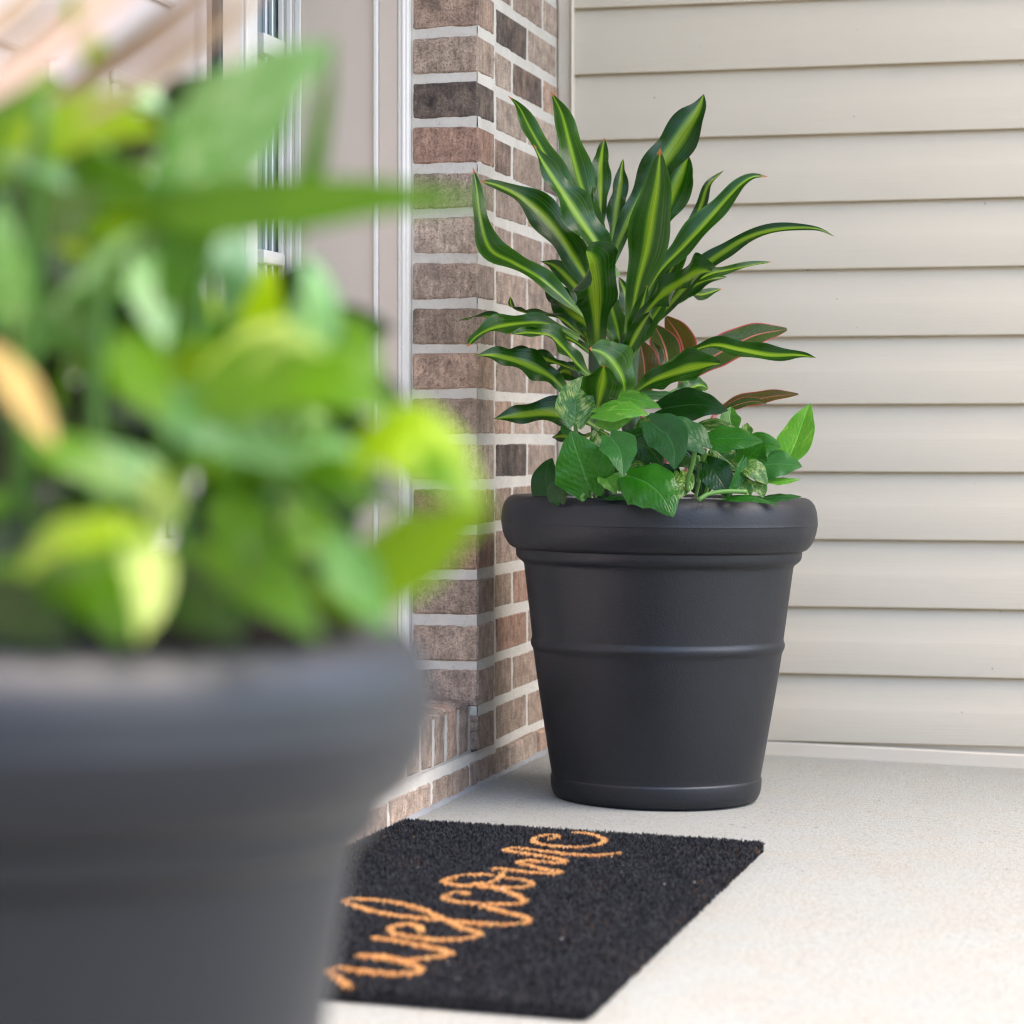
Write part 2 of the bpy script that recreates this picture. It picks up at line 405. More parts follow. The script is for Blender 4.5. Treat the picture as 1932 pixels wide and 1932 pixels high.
# wall on the near side of the door and above it
for k in range(KTOP, KBOT + 1):
    z0, z1 = mz(k) + MH, mz(k - 1) - MH
    t = -2.06 if k % 2 else -2.166
    chamfer_box(bm, W, t + .01 if k % 2 == 0 else -2.16, -2.06, -.10, 0, z0, z1, .003, .001, tone(), lay)
    t = min(t, -2.16) - .006
    while t > -5.1:
        chamfer_box(bm, W, t - .2035, t - .005, -.10, 0, z0, z1, .003, .001, tone(), lay); t -= .2135
    if z0 > 2.12:
        t = -.008
        while t > -2.0:
            chamfer_box(bm, W, max(t - .2035, -2.05), t - .005, -.10, -.006, z0, z1, .003, .001, tone(), lay); t -= .2135
fixn(bm)
wall = obj("brick_wall", bm, M_BRICK)
tag(wall, "brown brick house wall with white mortar beside the doorway, left of the siding", "brick wall")

def rough_sheet(vs, fs, f, a0, a1, b0, b1, sa, sb, amp, axis):
    na, nb = max(1, int((a1 - a0) / sa)), max(1, int((b1 - b0) / sb)); k0 = len(vs)
    for j in range(nb + 1):
        for i in range(na + 1):
            a, b = a0 + (a1 - a0) * i / na, b0 + (b1 - b0) * j / nb
            p = f(a, b, 0); h = amp * (noise.noise(p * 55) * .8 + noise.noise(p * 160) * .6)
            vs.append(f(a, b, h))
    for j in range(nb):
        for i in range(na):
            k = k0 + j * (na + 1) + i; fs.append((k, k + 1, k + na + 2, k + na + 1))
vs, fs = [], []
ZT = mz(KTOP - 1)
rough_sheet(vs, fs, lambda a, b, h: W(a, -.0016 + h, b), .0022, .108, mz(16) + .004, 1.35, .008, .006, .0018, 0)      # face of the pier edge
rough_sheet(vs, fs, lambda a, b, h: W(.0025 - h, a, b), -.104, -.0025, .09, 1.35, .008, .006, .0022, 0)               # reveal
rough_sheet(vs, fs, lambda a, b, h: W(a, -.0133 + h, b), .100, TS + .02, -.02, 1.35, .006, .006, .0011, 0)
rough_sheet(vs, fs, lambda a, b, h: W(a, -.0122 + h, b), -1.2, .01, .03, .121, .006, .006, .0012, 0)                  # between rowlocks
rough_sheet(vs, fs, lambda a, b, h: W(a, b, .1255 + .012 * (-(b + .012)) / .09 + h), -1.2, .004, -.104, -.0135, .008, .01, .002, 0)
rough_sheet(vs, fs, lambda a, b, h: W(a, -.0049 + h, b), -2.4, .13, -.02, mz(16) + MH + .001, .008, .006, .0022, 0)
for (t0, t1, wf, z0, z1) in ((.002, TS, -.0145, 1.35, 2.7), (-2.05, 0, -.0095, 2.12, 2.7), (-5.1, -2.06, -.003, -.02, 2.7)):
    k = len(vs); vs += [W(t0, wf, z0), W(t1, wf, z0), W(t1, wf, z1), W(t0, wf, z1)]; fs.append((k, k + 1, k + 2, k + 3))
for (t, w0, w1, z0, z1) in ((.004, -.104, -.0145, 1.35, 2.7), (-2.058, -.104, 0, 0, 2.7)):
    k = len(vs); vs += [W(t, w0, z0), W(t, w1, z0), W(t, w1, z1), W(t, w0, z1)]; fs.append((k, k + 1, k + 2, k + 3))
raw("mortar", vs, fs, M_MORTAR, wall, True)
# bead of grey sealant where the wall meets the slab
vs, fs = [], []
for i in range(260):
    t = -2.4 + 2.99 * i / 259; q = W(t, 0, 0); r = .0045 + .004 * noise.noise(q * 30) + .003 * noise.noise(q * 90)
    wf = -.003
    for (a, b) in ((-.002, .9), (.35, .75), (.9, .15), (1.5, -.6)): vs.append(FW(t, wf + a * r, b * r + .001))
for i in range(259):
    for j in range(3): k = i * 4 + j; fs.append((k, k + 1, k + 5, k + 4))
raw("sealant", vs, fs, plain("sealant_grey", (.27, .275, .28), .7, .3, 120, .6), wall, True)
# house behind the wall so that no daylight comes through it
bm = bmesh.new()
for (t0, t1, z0, z1) in ((.02, TS + .6, -.1, 2.75), (-5.1, -2.08, -.1, 2.75), (-2.08, .02, 2.17, 2.75)):
    wbox(bm, t0, t1, -.30, -.106, z0, z1)
wbox(bm, -5.1, TS + .6, -1.3, -1.25, -.1, 2.75)
wbox(bm, -2.3, -2.2, -1.25, -.31, -.1, 2.75); wbox(bm, .25, .3, -1.25, -.31, -.1, 2.75)
wbox(bm, -5.1, TS + .6, -1.3, -.01, 2.76, 2.9); fixn(bm)
obj("wall_backing", bm, plain("sheathing", (.45, .42, .38), .8), wall)

# ------------------------------------------------------------------ siding wall
def SD(w_, out, z): return W(TS - out, w_, z)
def w_at(px):
    k = (px - CX) / F; p = W(TS, 0, 0); return (k * p.y - p.x) / (NX - k * NY)
wR = w_at(1490); YR = W(TS, wR, 0).y
def sz(k): return CZ - (635.4 + 126.75 * k - HY) * YR / F
PITCH = 126.75 * YR / F
W0, W1 = .004, 2.3
root = empty("siding_wall", None, "beige vinyl lap siding wall behind the potted plant at right", "siding wall")
vs, fs = [], []
NXS = 46
prof = []
for k in range(6, -22, -1):
    zb = sz(k)
    prof += [(-.003, zb + .0035, k), (.0112, zb - .0006, k), (.0126, zb + .0007, k), (.0128, zb + .003, k), (.0124, zb + PITCH * .25, k), (.0117, zb + PITCH * .46, k), (.0110, zb + PITCH * .5, k),
             (.0099, zb + PITCH * .56, k), (.0074, zb + PITCH * .72, k), (.0046, zb + PITCH * .92, k), (-.003, zb + PITCH + .0034, k)]
for i in range(NXS + 1):
    w_ = W0 + (W1 - W0) * i / NXS
    for (o_, z, k) in prof:
        o_ = o_ * 1.1 - .001
        h = .0016 * noise.noise(Vector((w_ * 1.7, k * 3.1, 0))) + .0007 * noise.noise(Vector((w_ * 6, k * 3.1, z * 9)))
        vs.append(SD(w_, o_ + h, z + .0009 * noise.noise(Vector((w_ * 2.2, k * 1.7, 5)))))
m_ = len(prof)
for i in range(NXS):
    for j in range(m_ - 1): fs.append((i * m_ + j, (i + 1) * m_ + j, (i + 1) * m_ + j + 1, i * m_ + j + 1))
sid = raw("siding_panel", vs, fs, M_SIDE, root, False)
for p in sid.data.polygons: p.use_smooth = (p.index % (m_ - 1)) not in (0, 10)
try:
    sid.data.set_sharp_from_angle(angle=radians(35))
except Exception: pass
# corner channel
bm = bmesh.new(); wa, wb = -.012, w_at(1086)
chamfer_box(bm, SD, wa, wb - .004, -.02, .014, -.03, 2.7, .003)
chamfer_box(bm, SD, wb - .004, wb, -.02, .022, -.03, 2.7, .0015); fixn(bm)
obj("corner_trim", bm, M_TRIM, root)
# recessed starter strip and base trim, the trim follows the sloping floor
bm = bmesh.new()
chamfer_box(bm, SD, .0, W1, -.02, .0015, -.08, sz(6) + .01, .0005)
fixn(bm); obj("starter_strip", bm, M_TRIM, root)
bm = bmesh.new()
def ST(w_, out, z): return SD(w_, out, z - SLOPE * w_)
chamfer_box(bm, ST, wb, W1, -.02, .012, -.004, .0235, .003); fixn(bm)
obj("base_trim", bm, M_TRIM, root)
bm = bmesh.new(); chamfer_box(bm, SD, -.3, W1, -.14, -.022, -.1, 2.75, .001); fixn(bm)
obj("wall_core", bm, M_TRIM, root)

# ------------------------------------------------------------------ tree mass added behind the camera, unseen, to block low sky
vs, fs = [], []; NA, NH = 140, 12
for i in range(NA + 1):
    a = radians(-48 - 150 * i / NA); top = 4.4 + 1.8 * noise.noise(Vector((i * .13, 0, 0))) + 1.1 * noise.noise(Vector((i * .45, 4, 0)))
    for j in range(NH + 1):
        f = j / NH; r = 19 + 1.2 * noise.noise(Vector((i * .35, j * .5, 7))) + 1.8 * f * f
        vs.append(Vector((r * cos(a), r * sin(a), -.32 + top * f)))
for i in range(NA):
    for j in range(NH): k = i * (NH + 1) + j; fs.append((k, k + 1, k + NH + 2, k + NH + 1))
m_, t_, b_ = mat("added_foliage"); p_ = pos(t_)
t_.links.new(mix(t_, noi(t_, 3, p_, 6, .7), (.02, .035, .012), (.09, .12, .04)), b_.inputs["Base Color"]); b_.inputs["Roughness"].default_value = .9
bump(t_, b_, noi(t_, 2.5, p_, 6, .7), 1, .3)
tag(raw("added_trees", vs, fs, m_), "added dark green tree mass opposite the porch, out of view, blocking low sky", "trees", None, "stuff")

# ------------------------------------------------------------------ porch ceiling added out of view to keep the far corner dim
bm = bmesh.new(); wbox(bm, -1.35, TS + .02, .001, 1.5, 2.45, 2.5); fixn(bm)
tag(obj("shade_panel", bm, M_WHITE), kind="structure")

# ------------------------------------------------------------------ doorway: jamb, sidelight, door
ZS, ZD = .132, 2.16
win = empty("sidelight_window", None, "narrow white framed sidelight window with muntins inside the brick doorway", "window")
bm = bmesh.new()
for (a, b, t) in ((-.1225, -.104, -.0125), (-.152, -.1225, -.008), (-.161, -.152, -.0125)):
    wbox(bm, t, .02, a, b - .0004, ZS, ZD, .0025)
wbox(bm, -.0145, .0, -.116, -.110, ZS, ZD, .002); fixn(bm)
obj("brick_mould", bm, M_WHITE, win)
bm = bmesh.new(); wbox(bm, -.010, -.0082, -.1515, -.123, ZS, ZD, .0005); fixn(bm); obj("mould_face", bm, M_JAMB, win)
bm = bmesh.new(); wbox(bm, -.005, .02, -.276, -.1614, ZS, ZD, .001); fixn(bm); obj("jamb", bm, M_JAMB, win)
bm = bmesh.new()
for (a, b, t) in ((-.286, -.2762, -.0085), (-.290, -.2862, -.006), (-.299, -.2902, -.0105), (-.303, -.2992, -.0075), (-.312, -.3032, -.0105)):
    wbox(bm, t, .02, a, b, ZS, ZD, .0015)
fixn(bm); obj("window_stop", bm, M_WHITE, win)
g0, g1 = t_at(487, -.312), t_at(525, -.312)
mg, tg, bg_ = mat("window_glass"); bg_.inputs["Base Color"].default_value = (.45, .5, .5, 1); bg_.inputs["Roughness"].default_value = .04
bg_.inputs["Specular IOR Level"].default_value = .8; bg_.inputs["Alpha"].default_value = .55
bm = bmesh.new(); wbox(bm, g0 - .01, g1 + .02, -.320, -.316, ZS, ZD, .0004); fixn(bm); obj("pane", bm, mg, win)
bm = bmesh.new()
for (a, b) in ((.30, .36), (.62, .70)): wbox(bm, g0 + (g1 - g0) * a, g0 + (g1 - g0) * b, -.3155, -.309, ZS, ZD, .001)
fixn(bm); obj("came", bm, plain("zinc", (.55, .58, .60), .3, .05, 30, .1, .5, .7), win)
for (pt, pb) in ((62, 101), (471, 496)):
    z1, z0 = z_at(pt, g0, -.30), z_at(pb, g0, -.30)
    bm = bmesh.new(); wbox(bm, g0 - .005, g1 - .003, -.3155, -.300, z0, z1, .0015); fixn(bm); obj("muntin", bm, M_WHITE, win)
bm = bmesh.new(); ta, tb = t_at(460, -.285), t_at(487, -.285)
wbox(bm, ta, tb, -.33, -.285, ZS, ZD, .003); wbox(bm, ta + (tb - ta) * .0, ta + (tb - ta) * .3, -.2846, -.279, ZS, ZD, .002); fixn(bm); obj("mullion", bm, M_WHITE, win)
bm = bmesh.new(); wbox(bm, -.3, .05, -.7, -.68, 0, ZD, .001); fixn(bm)
obj("curtain", bm, plain("curtain_cloth", (.42, .44, .44), .9), win)

door = empty("front_door", None, "off white panelled front door deep in the brick doorway, behind the foreground plant", "door")
tc, td = t_at(402, -.292), t_at(460, -.292) - .004
bm = bmesh.new(); wbox(bm, t_at(419, -.292), td, -.34, -.292, ZS, ZD, .002); fixn(bm); obj("door_jamb", bm, M_JAMB, door)
tube("pull_bar", [W(t_at(410, -.27), -.27, .75), W(t_at(410, -.27), -.27, 1.6)], .0078, .0078, M_DARK, door, 16, 4)
bm = bmesh.new(); wbox(bm, -1.30, tc - .002, -.345, -.300, ZS, 2.13, .002); fixn(bm); obj("door_leaf", bm, M_DOOR, door)
tp = t_at(322, -.30); zp = z_at(170, tp, -.30); tp2 = t_at(97, -.30)
for (a, b) in ((tp - .215, tp), (tp2 - .36, tp2)):
    for (z0, z1) in ((zp - .62, zp), (zp + .11, zp + .75)):
        bm = bmesh.new()
        for (x0, x1, y0, y1) in ((a, b, z1 - .018, z1), (a, b, z0, z0 + .018), (a, a + .018, z0 + .0185, z1 - .0185), (b - .018, b, z0 + .0185, z1 - .0185)):
            wbox(bm, x0, x1, -.2996, -.289, y0, y1, .004)
        wbox(bm, a + .045, b - .045, -.2996, -.292, z0 + .05, z1 - .05, .006); fixn(bm)
        obj("door_panel", bm, M_DOOR, door)
bm = bmesh.new(); wbox(bm, -2.05, -1.31, -.34, -.30, ZS, ZD, .002); fixn(bm); obj("side_panel", bm, M_DOOR, door)
bm = bmesh.new(); wbox(bm, -2.05, .02, -.33, -.1045, .09, ZS - .001, .002); fixn(bm); obj("threshold", bm, M_WHITE, door)

# ------------------------------------------------------------------ planters
PR = [(250, 1006), (250, 955), (252, 945), (258, 939), (266, 936.8), (274, 936.8), (280, 938.5), (286, 943), (291.5, 950), (295.5, 961), (297.3, 974), (297.9, 985.5), (298.3, 986.8), (297.6, 988.2), (297, 992),
      (295, 1004), (291, 1016), (285, 1026.5), (279, 1033), (274, 1035.6), (271.2, 1036.2), (269.6, 1037.5), (269.4, 1041), (268.6, 1049), (267, 1053.5), (262, 1058.5), (257, 1062), (254.4, 1065), (253.2, 1070),
      (250.6, 1090), (237.0, 1199), (236.7, 1203), (237.7, 1206.5), (239.2, 1210.5), (239.4, 1215), (238.2, 1220), (235.8, 1224.5), (234.4, 1228), (233.4, 1233), (223.4, 1300), (200.6, 1440),
      (197, 1459), (197, 1461.5), (198.6, 1463.5), (199, 1466), (198, 1482), (196, 1492), (191, 1501), (182, 1505), (110, 1505.5), (0, 1505.5)]
YP = 3.90; S1 = F / YP
FAR = Vector(((1237 - CX) * YP / F, YP, 0)); FAR.z = floor_z(FAR.x, FAR.y)
NEAR = Vector((-.283, 1.23, 0)); NEAR.z = floor_z(NEAR.x, NEAR.y)
ZSC = (CZ - FAR.z) / ((1505.5 - HY) / S1)
def lathe(prof, seg, c):
    vs, fs = [], []
    for (r, z) in prof:
        for k in range(seg):
            a = 2 * pi * k / seg; vs.append(Vector((c.x + r * cos(a), c.y + r * sin(a), c.z + z)))
    for j in range(len(prof) - 1):
        for k in range(seg):
            fs.append((j * seg + k, j * seg + (k + 1) % seg, (j + 1) * seg + (k + 1) % seg, (j + 1) * seg + k))
    return vs, [f[::-1] for f in fs]
pot_prof = [(r / S1, (1505.5 - y) / S1) for r, y in PR]
def dense(pr, n=3):
    out = []
    for i in range(len(pr) - 1):
        for k in range(n):
            a = spl1(pr, i, k / n); out.append(a)
    return out + [pr[-1]]
def spl1(pr, i, u):
    g = lambda j: pr[max(0, min(len(pr) - 1, j))]
    a, b, c, d = g(i - 1), g(i), g(i + 1), g(i + 2)
    return tuple(b[q] + (c[q] - b[q]) * u for q in (0, 1))
z0 = Vector((0, 0, 0))
me_pot = None
def planter(c, label, group):
    global me_pot
    if me_pot is None:
        vs, fs = lathe(dense(pot_prof, 2), 128, z0)
        o = raw("planter", vs, fs, M_POT, None, True); me_pot = o.data
        vs, fs = lathe([(.0, .405), (.192, .405), (.194, .409), (.194, .438), (.191, .438), (.190, .430), (.120, .428), (.119, .440), (.112, .440), (.110, .425), (0, .425)], 96, z0)
        l = raw("liner", vs, [f[::-1] for f in fs], M_LINER, o, False)
        planter.l = l
    else:
        o = bpy.data.objects.new("planter", me_pot); COL.objects.link(o)
        pass
    o.location = c; o.rotation_euler = (0, .012 if c is FAR else SLOPE * 1.3, 0)
    tag(o, label, "planter", group)
    return o
planter(FAR, "round matte charcoal planter with rolled rim standing in the corner by the siding", "planters flanking the front door")
planter(NEAR, "large blurred charcoal planter in the left foreground, cut off by the frame", "planters flanking the front door")
for c, lb in ((FAR, "dark potting soil in the corner planter by the siding"), (NEAR, "dark potting soil in the blurred foreground planter")):
    vs, fs = [], []
    for j in range(13):
        for k in range(40):
            r = (.110 if c is FAR else .193) * j / 12; a = 2 * pi * k / 40
            p = Vector((c.x + r * cos(a), c.y + r * sin(a), c.z + (.436 if c is FAR else .412))); p.z += .006 * noise.noise(p * 60)
            vs.append(p)
    for j in range(12):
        for k in range(40): fs.append((j * 40 + k, j * 40 + (k + 1) % 40, (j + 1) * 40 + (k + 1) % 40, (j + 1) * 40 + k))
    tag(raw("potting_soil", vs, [f[::-1] for f in fs], M_SOIL, None, True), lb, "soil", None, "stuff")

# ------------------------------------------------------------------ leaves
CAMD = Vector((0, -1, 0))
def w_strap(v, full=.5):
    a = min(1, (v / full)); base = .26 + .74 * (a * a * (3 - 2 * a))
    b = max(0, (v - full) / (1 - full)); return base * max(0.0, 1 - b ** 1.55) ** .95 + .004
def w_heart(v):
    if v < .3: return .52 + .48 * sin(v / .3 * pi / 2)
    b = (v - .3) / .7
    return max(0, (cos(b * pi / 2) ** .82) * (1 - .18 * b)) + .003
def w_oval(v):
    return max(.02, sin(pi * min(1, v * .96 + .02)) ** .8 * (1 - .12 * v))
SH = {'strap': w_strap, 'heart': w_heart, 'oval': w_oval}
def leaf(parent, mat_, pts, hw, shape='strap', hint=(0, -.9, .45), fold=.28, wave=.0, curl=.0, twist=0, name="leaf", nv=34, nu=8, full=.5, ph=None, off=0.0, lab=None):
    """pts: base..tip in world space; hw: half width in metres; hint: where the upper face looks"""
    c = spline([Vector(p) for p in pts], nv); hint = Vector(hint).normalized()
    L = sum((b - a).length for a, b in zip(c, c[1:])); ph = random.uniform(0, 6.28) if ph is None else ph
    fq = random.uniform(2.2, 3.4); vs, fs, uvs = [], [], []; N0 = None
    for i, p in enumerate(c):
        v = i / nv
        T = (c[min(i + 1, nv)] - c[max(i - 1, 0)]).normalized()
        N = hint - T * hint.dot(T)
        if N.length < .15 and N0: N = N0 - T * N0.dot(T)
        N.normalize(); N0 = N
        if twist: N = Matrix.Rotation(twist * (v - .3), 3, T) @ N
        Sd = T.cross(N).normalized()
        wd = hw * (SH[shape](v, full) if shape == 'strap' else SH[shape](v))
        for j in range(nu + 1):
            u = -1 + 2 * j / nu; au = abs(u)
            fo = fold
            q = p + Sd * (u * wd * cos(fo) + off * wd) + N * (au * wd * sin(fo))
            q += N * (wave * hw * au ** 1.6 * sin(2 * pi * fq * v + ph + (1.4 if u > 0 else 0)) * min(1, wd / hw * 1.3))
            q += Sd * (wave * .45 * hw * u * au * cos(2 * pi * fq * v + ph + (1.4 if u > 0 else 0)) * min(1, wd / hw * 1.2))
            q -= N * (curl * wd * au * au)
            if shape == 'heart':
                q -= T * (L * .17 * (4 * au * (1 - au) * .8 + .25 * au) * (1 - v) ** 5)
                q += N * (-.10 * L * v ** 3)
            vs.append(q); uvs.append((.5 + u / 2, v))
    for i in range(nv):
        for j in range(nu):
            k = i * (nu + 1) + j; fs.append((k, k + 1, k + nu + 2, k + nu + 1))
    o = raw(name, vs, fs, mat_, parent, True)
    uvl = o.data.uv_layers.new(name="UVMap")
    for lp in o.data.loops: uvl.data[lp.index].uv = uvs[lp.vertex_index]
    if lab: o["label"] = lab
    return o
def path(pts, s, ox, oy, Ys):
    n = len(pts) - 1; out = []
    for i, (x, y) in enumerate(pts):
        f = i / n; Y = Ys[0] + (Ys[1] - Ys[0]) * f if len(Ys) == 2 else Ys[min(i, len(Ys) - 1)]
        out.append(P(ox + x * s, oy + y * s, Y))
    return out
S_A, A0 = .4000, (828.0, 138.0)
S_B, B0 = .37143, (855.6, 552.0)
def cA(pts, Ys): return path(pts, S_A, *A0, Ys)
def cB(pts, Ys): return path(pts, S_B, *B0, Ys)
def hA(h, Y=3.88): return h * S_A * Y / F * 1.14
def hB(h, Y=3.88): return h * S_B * Y / F * 1.22

# --- far dracaena
dr = empty("dracaena_plant", None, "tall striped dracaena with arching green and yellow leaves in the corner planter", "plant")
U = (0, -.9, .45)
DR = [  # pts, half width, depths, hint, fold, wave, twist, full
    ([(815, 920), (700, 720), (610, 570), (520, 420), (430, 262), (378, 160), (325, 105)], 50, (3.90, 4.00), (.3, -.9, .2), .35, .14, 0, .62),
    ([(815, 900), (730, 690), (660, 500), (615, 330), (578, 190), (528, 86)], 66, (3.90, 4.02), (.2, -.9, .2), .25, .12, 0, .55),
    ([(840, 960), (745, 810), (650, 670), (560, 530), (490, 420), (446, 335)], 92, (3.86, 3.80), (.4, -.8, .5), .25, .12, 0, .42),
    ([(800, 930), (860, 770), (950, 600), (1050, 440), (1150, 290), (1220, 180), (1250, 98)], 84, (3.88, 3.94), (-.2, -.9, .3), .3, .14, 0, .72),
    ([(895, 1230), (935, 1010), (980, 830), (1005, 670), (1030, 520), (1045, 352)], 86, (3.84, 3.74), (0, -.95, .3), .22, .08, 0, .6),
    ([(950, 900), (1030, 730), (1090, 600), (1140, 480), (1178, 388)], 80, (3.90, 3.92), (-.2, -.9, .2), .3, .12, 0, .75),
    ([(765, 760), (763, 600), (763, 460), (770, 370), (783, 306)], 44, (3.92, 4.0), U, .3, .14, 0, .55),
    ([(812, 830), (835, 650), (855, 530), (862, 450), (869, 404)], 42, (3.92, 3.98), (.2, -.9, .2), .35, .16, 0, .4),
    ([(1000, 1080), (1090, 940), (1140, 850), (1200, 740), (1240, 620), (1268, 535), (1310, 490), (1345, 458)], 36, (3.93, 4.05), (-.6, -.7, .3), .4, .12, .6, .5),
    ([(940, 1120), (1040, 940), (1150, 822), (1250, 715), (1350, 600), (1430, 520), (1490, 487), (1552, 489)], 58, (3.88, 3.92), (-.3, -.8, .5), .3, .12, .3, .5),
    ([(960, 1240), (1100, 1080), (1255, 915), (1360, 835), (1450, 780), (1560, 745), (1680, 730), (1790, 735), (1868, 772)], 50, (3.90, 3.86), (-.2, -.75, .65), .3, .12, .2, .32),
    ([(1000, 1200), (1120, 1040), (1270, 952), (1350, 932), (1450, 912), (1520, 897), (1574, 889)], 34, (3.92, 3.98), (0, -.6, .6), .35, .16, 0, .5),
    ([(905, 1290), (985, 1130), (1060, 1045), (1150, 985), (1230, 945), (1284, 935)], 104, (3.83, 3.66), (-.1, -.8, .6), .16, .12, 0, .74),
    ([(960, 1230), (1050, 1100), (1150, 1035), (1240, 1045), (1336, 1016)], 50, (3.93, 4.04), (0, -.8, .5), .3, .1, 0, .5),
    ([(745, 1300), (743, 1150), (735, 1010), (718, 910), (694, 838)], 118, (3.84, 3.66), (.05, -.95, .3), .18, .10, 0, .80),
    ([(780, 1120), (700, 980), (640, 880), (565, 765), (475, 660), (375, 580), (275, 530), (190, 508)], 86, (3.89, 3.84), (.1, -.8, .6), .25, .12, 0, .52),
    ([(740, 1200), (610, 1080), (480, 970), (350, 895), (240, 830), (196, 690), (178, 540), (160, 442)], 60, (3.86, 3.84, 3.83, 3.84, 3.86, 3.88, 3.9, 3.91), (.3, -.8, .5), .3, .14, 0, .5),
    ([(760, 1240), (660, 1150), (580, 1070), (500, 1000)], 80, (3.93, 4.02), (.3, -.9, 0), .3, .1, 0, .5),
    ([(690, 1250), (570, 1160), (440, 1140), (350, 1110), (335, 1052)], 46, (3.88, 3.94), (.1, -.4, .9), .35, .14, .8, .5),
    ([(600, 1250), (480, 1222), (350, 1200), (220, 1150), (92, 1168)], 38, (3.90, 3.92), (0, -.6, .8), .3, .14, .4, .6),
    ([(660, 1250), (520, 1185), (400, 1180), (270, 1200), (180, 1240), (132, 1292)], 56, (3.86, 3.80), (0, -.8, .6), .25, .14, .5, .62),
]
for pts, hw, Ys, hint, fold, wave, tw, full in DR:
    leaf(dr, M_DRAC, cA(pts, Ys), hA(hw), 'strap', hint, fold, wave * 1.7, .0, tw, full=full, nv=44)
DB = [
    ([(860, 260), (800, 60), (740, -120), (690, -300), (668, -470)], 56, (3.95, 4.02), (.2, -.95, .1), .3, .12, 0, .6),
    ([(880, 260), (930, 20), (985, -190), (1010, -380)], 56, (3.97, 4.04), (-.1, -.95, .1), .3, .12, 0, .6),
    ([(900, 280), (1010, 60), (1100, -110), (1170, -250), (1205, -330)], 50, (3.93, 4.0), (-.3, -.9, .2), .3, .12, 0, .6),
    ([(890, 300), (1000, 140), (1120, 20), (1260, -60), (1390, -80)], 50, (3.95, 4.0), (-.2, -.85, .4), .3, .14, .3, .6),
    ([(850, 300), (740, 120), (620, -30), (520, -130), (440, -160)], 56, (3.95, 4.0), (.2, -.85, .4), .3, .14, 0, .6),
    ([(730, 330), (600, 240), (470, 190), (340, 150), (250, 170)], 44, (3.93, 3.96), (0, -.7, .7), .3, .14, .4, .6),
    ([(590, 520), (480, 420), (350, 358), (220, 322), (112, 318)], 68, (3.86, 3.80), (0, -.8, .55), .25, .12, 0, .45),
    ([(640, 400), (480, 345), (350, 308), (235, 290)], 40, (3.92, 3.95), (0, -.6, .7), .3, .14, 0, .55),
    ([(720, 450), (625, 360), (560, 285), (490, 225), (390, 205), (280, 215)], 62, (3.87, 3.80), (.1, -.7, .7), .3, .14, .3, .5),
    ([(760, 700), (640, 640), (500, 612), (350, 622), (203, 642)], 70, (3.88, 3.84), (0, -.8, .6), .25, .14, 0, .5),
    ([(868, 540), (862, 450), (820, 370), (760, 310), (690, 284)], 96, (3.81, 3.77), (.35, -.85, .4), .2, .08, 0, .55),
    ([(728, 610), (742, 530), (757, 440), (765, 368)], 84, (3.78, 3.70), (0, -.95, .3), .2, .06, 0, .62),
    ([(900, 520), (1020, 445), (1150, 400), (1270, 372), (1358, 362)], 86, (3.80, 3.68), (0, -.85, .55), .2, .10, 0, .62),
    ([(1050, 392), (1190, 310), (1320, 268), (1450, 290), (1600, 318), (1750, 318), (1842, 332)], 48, (3.84, 3.74), (0, -.7, .7), .3, .10, .3, .6),
    ([(560, 660), (640, 560), (700, 640)], 40, (3.92, 3.95), U, .3, .1, 0, .5),
    ([(700, 500), (640, 430), (560, 400), (520, 430)], 48, (3.93, 3.97), (0, -.8, .4), .3, .1, 0, .5),
    ([(1090, 520), (1170, 500), (1250, 470), (1295, 490)], 44, (3.92, 3.96), (0, -.8, .4), .3, .12, 0, .6),
    ([(700, 720), (640, 740), (560, 730), (500, 735)], 34, (3.95, 4.0), (0, -.8, .4), .3, .12, 0, .6),
    ([(700, 300), (660, 180), (620, 80), (600, 10)], 60, (3.95, 4.02), (.3, -.9, .1), .3, .1, 0, .5),
    ([(860, 330), (830, 180), (800, 60), (790, -60)], 46, (3.88, 3.86), (0, -1, .1), .4, .08, 0, .5),
    ([(880, 330), (900, 150), (880, 20), (840, -80)], 52, (3.90, 3.94), (.2, -.95, .1), .3, .08, 0, .5),
    ([(900, 330), (980, 180), (1060, 60), (1120, -10)], 48, (3.86, 3.84), (-.3, -.9, .2), .4, .08, 0, .5),
    ([(885, 340), (930, 180), (960, 60), (985, -40)], 42, (3.83, 3.80), (-.1, -1, .1), .3, .05, 0, .5),
    ([(870, 350), (905, 260), (960, 160), (1010, 90)], 42, (3.82, 3.78), (-.1, -1, .1), .35, .05, 0, .5),
]
for pts, hw, Ys, hint, fold, wave, tw, full in DB:
    leaf(dr, M_DRAC, cB(pts, Ys), hB(hw) * 1.02, 'strap', hint, fold, wave * 1.7, .0, tw, full=full, nv=40)
tube("stem", [(P(1205, 948, 3.90)), P(1186, 760, 3.89), P(1186, 690, 3.88), P(1190, 640, 3.87)], .013, .016, M_CANE, dr)
tube("stem", [(P(1130, 948, 3.90)), P(1126, 760, 3.89), P(1124, 680, 3.88), P(1128, 620, 3.87)], .009, .012, M_CANE, dr)
tube("stem", [(P(1150, 948, 3.93)), P(1120, 790, 3.94), P(1080, 690, 3.95)], .008, .007, M_CANE, dr)

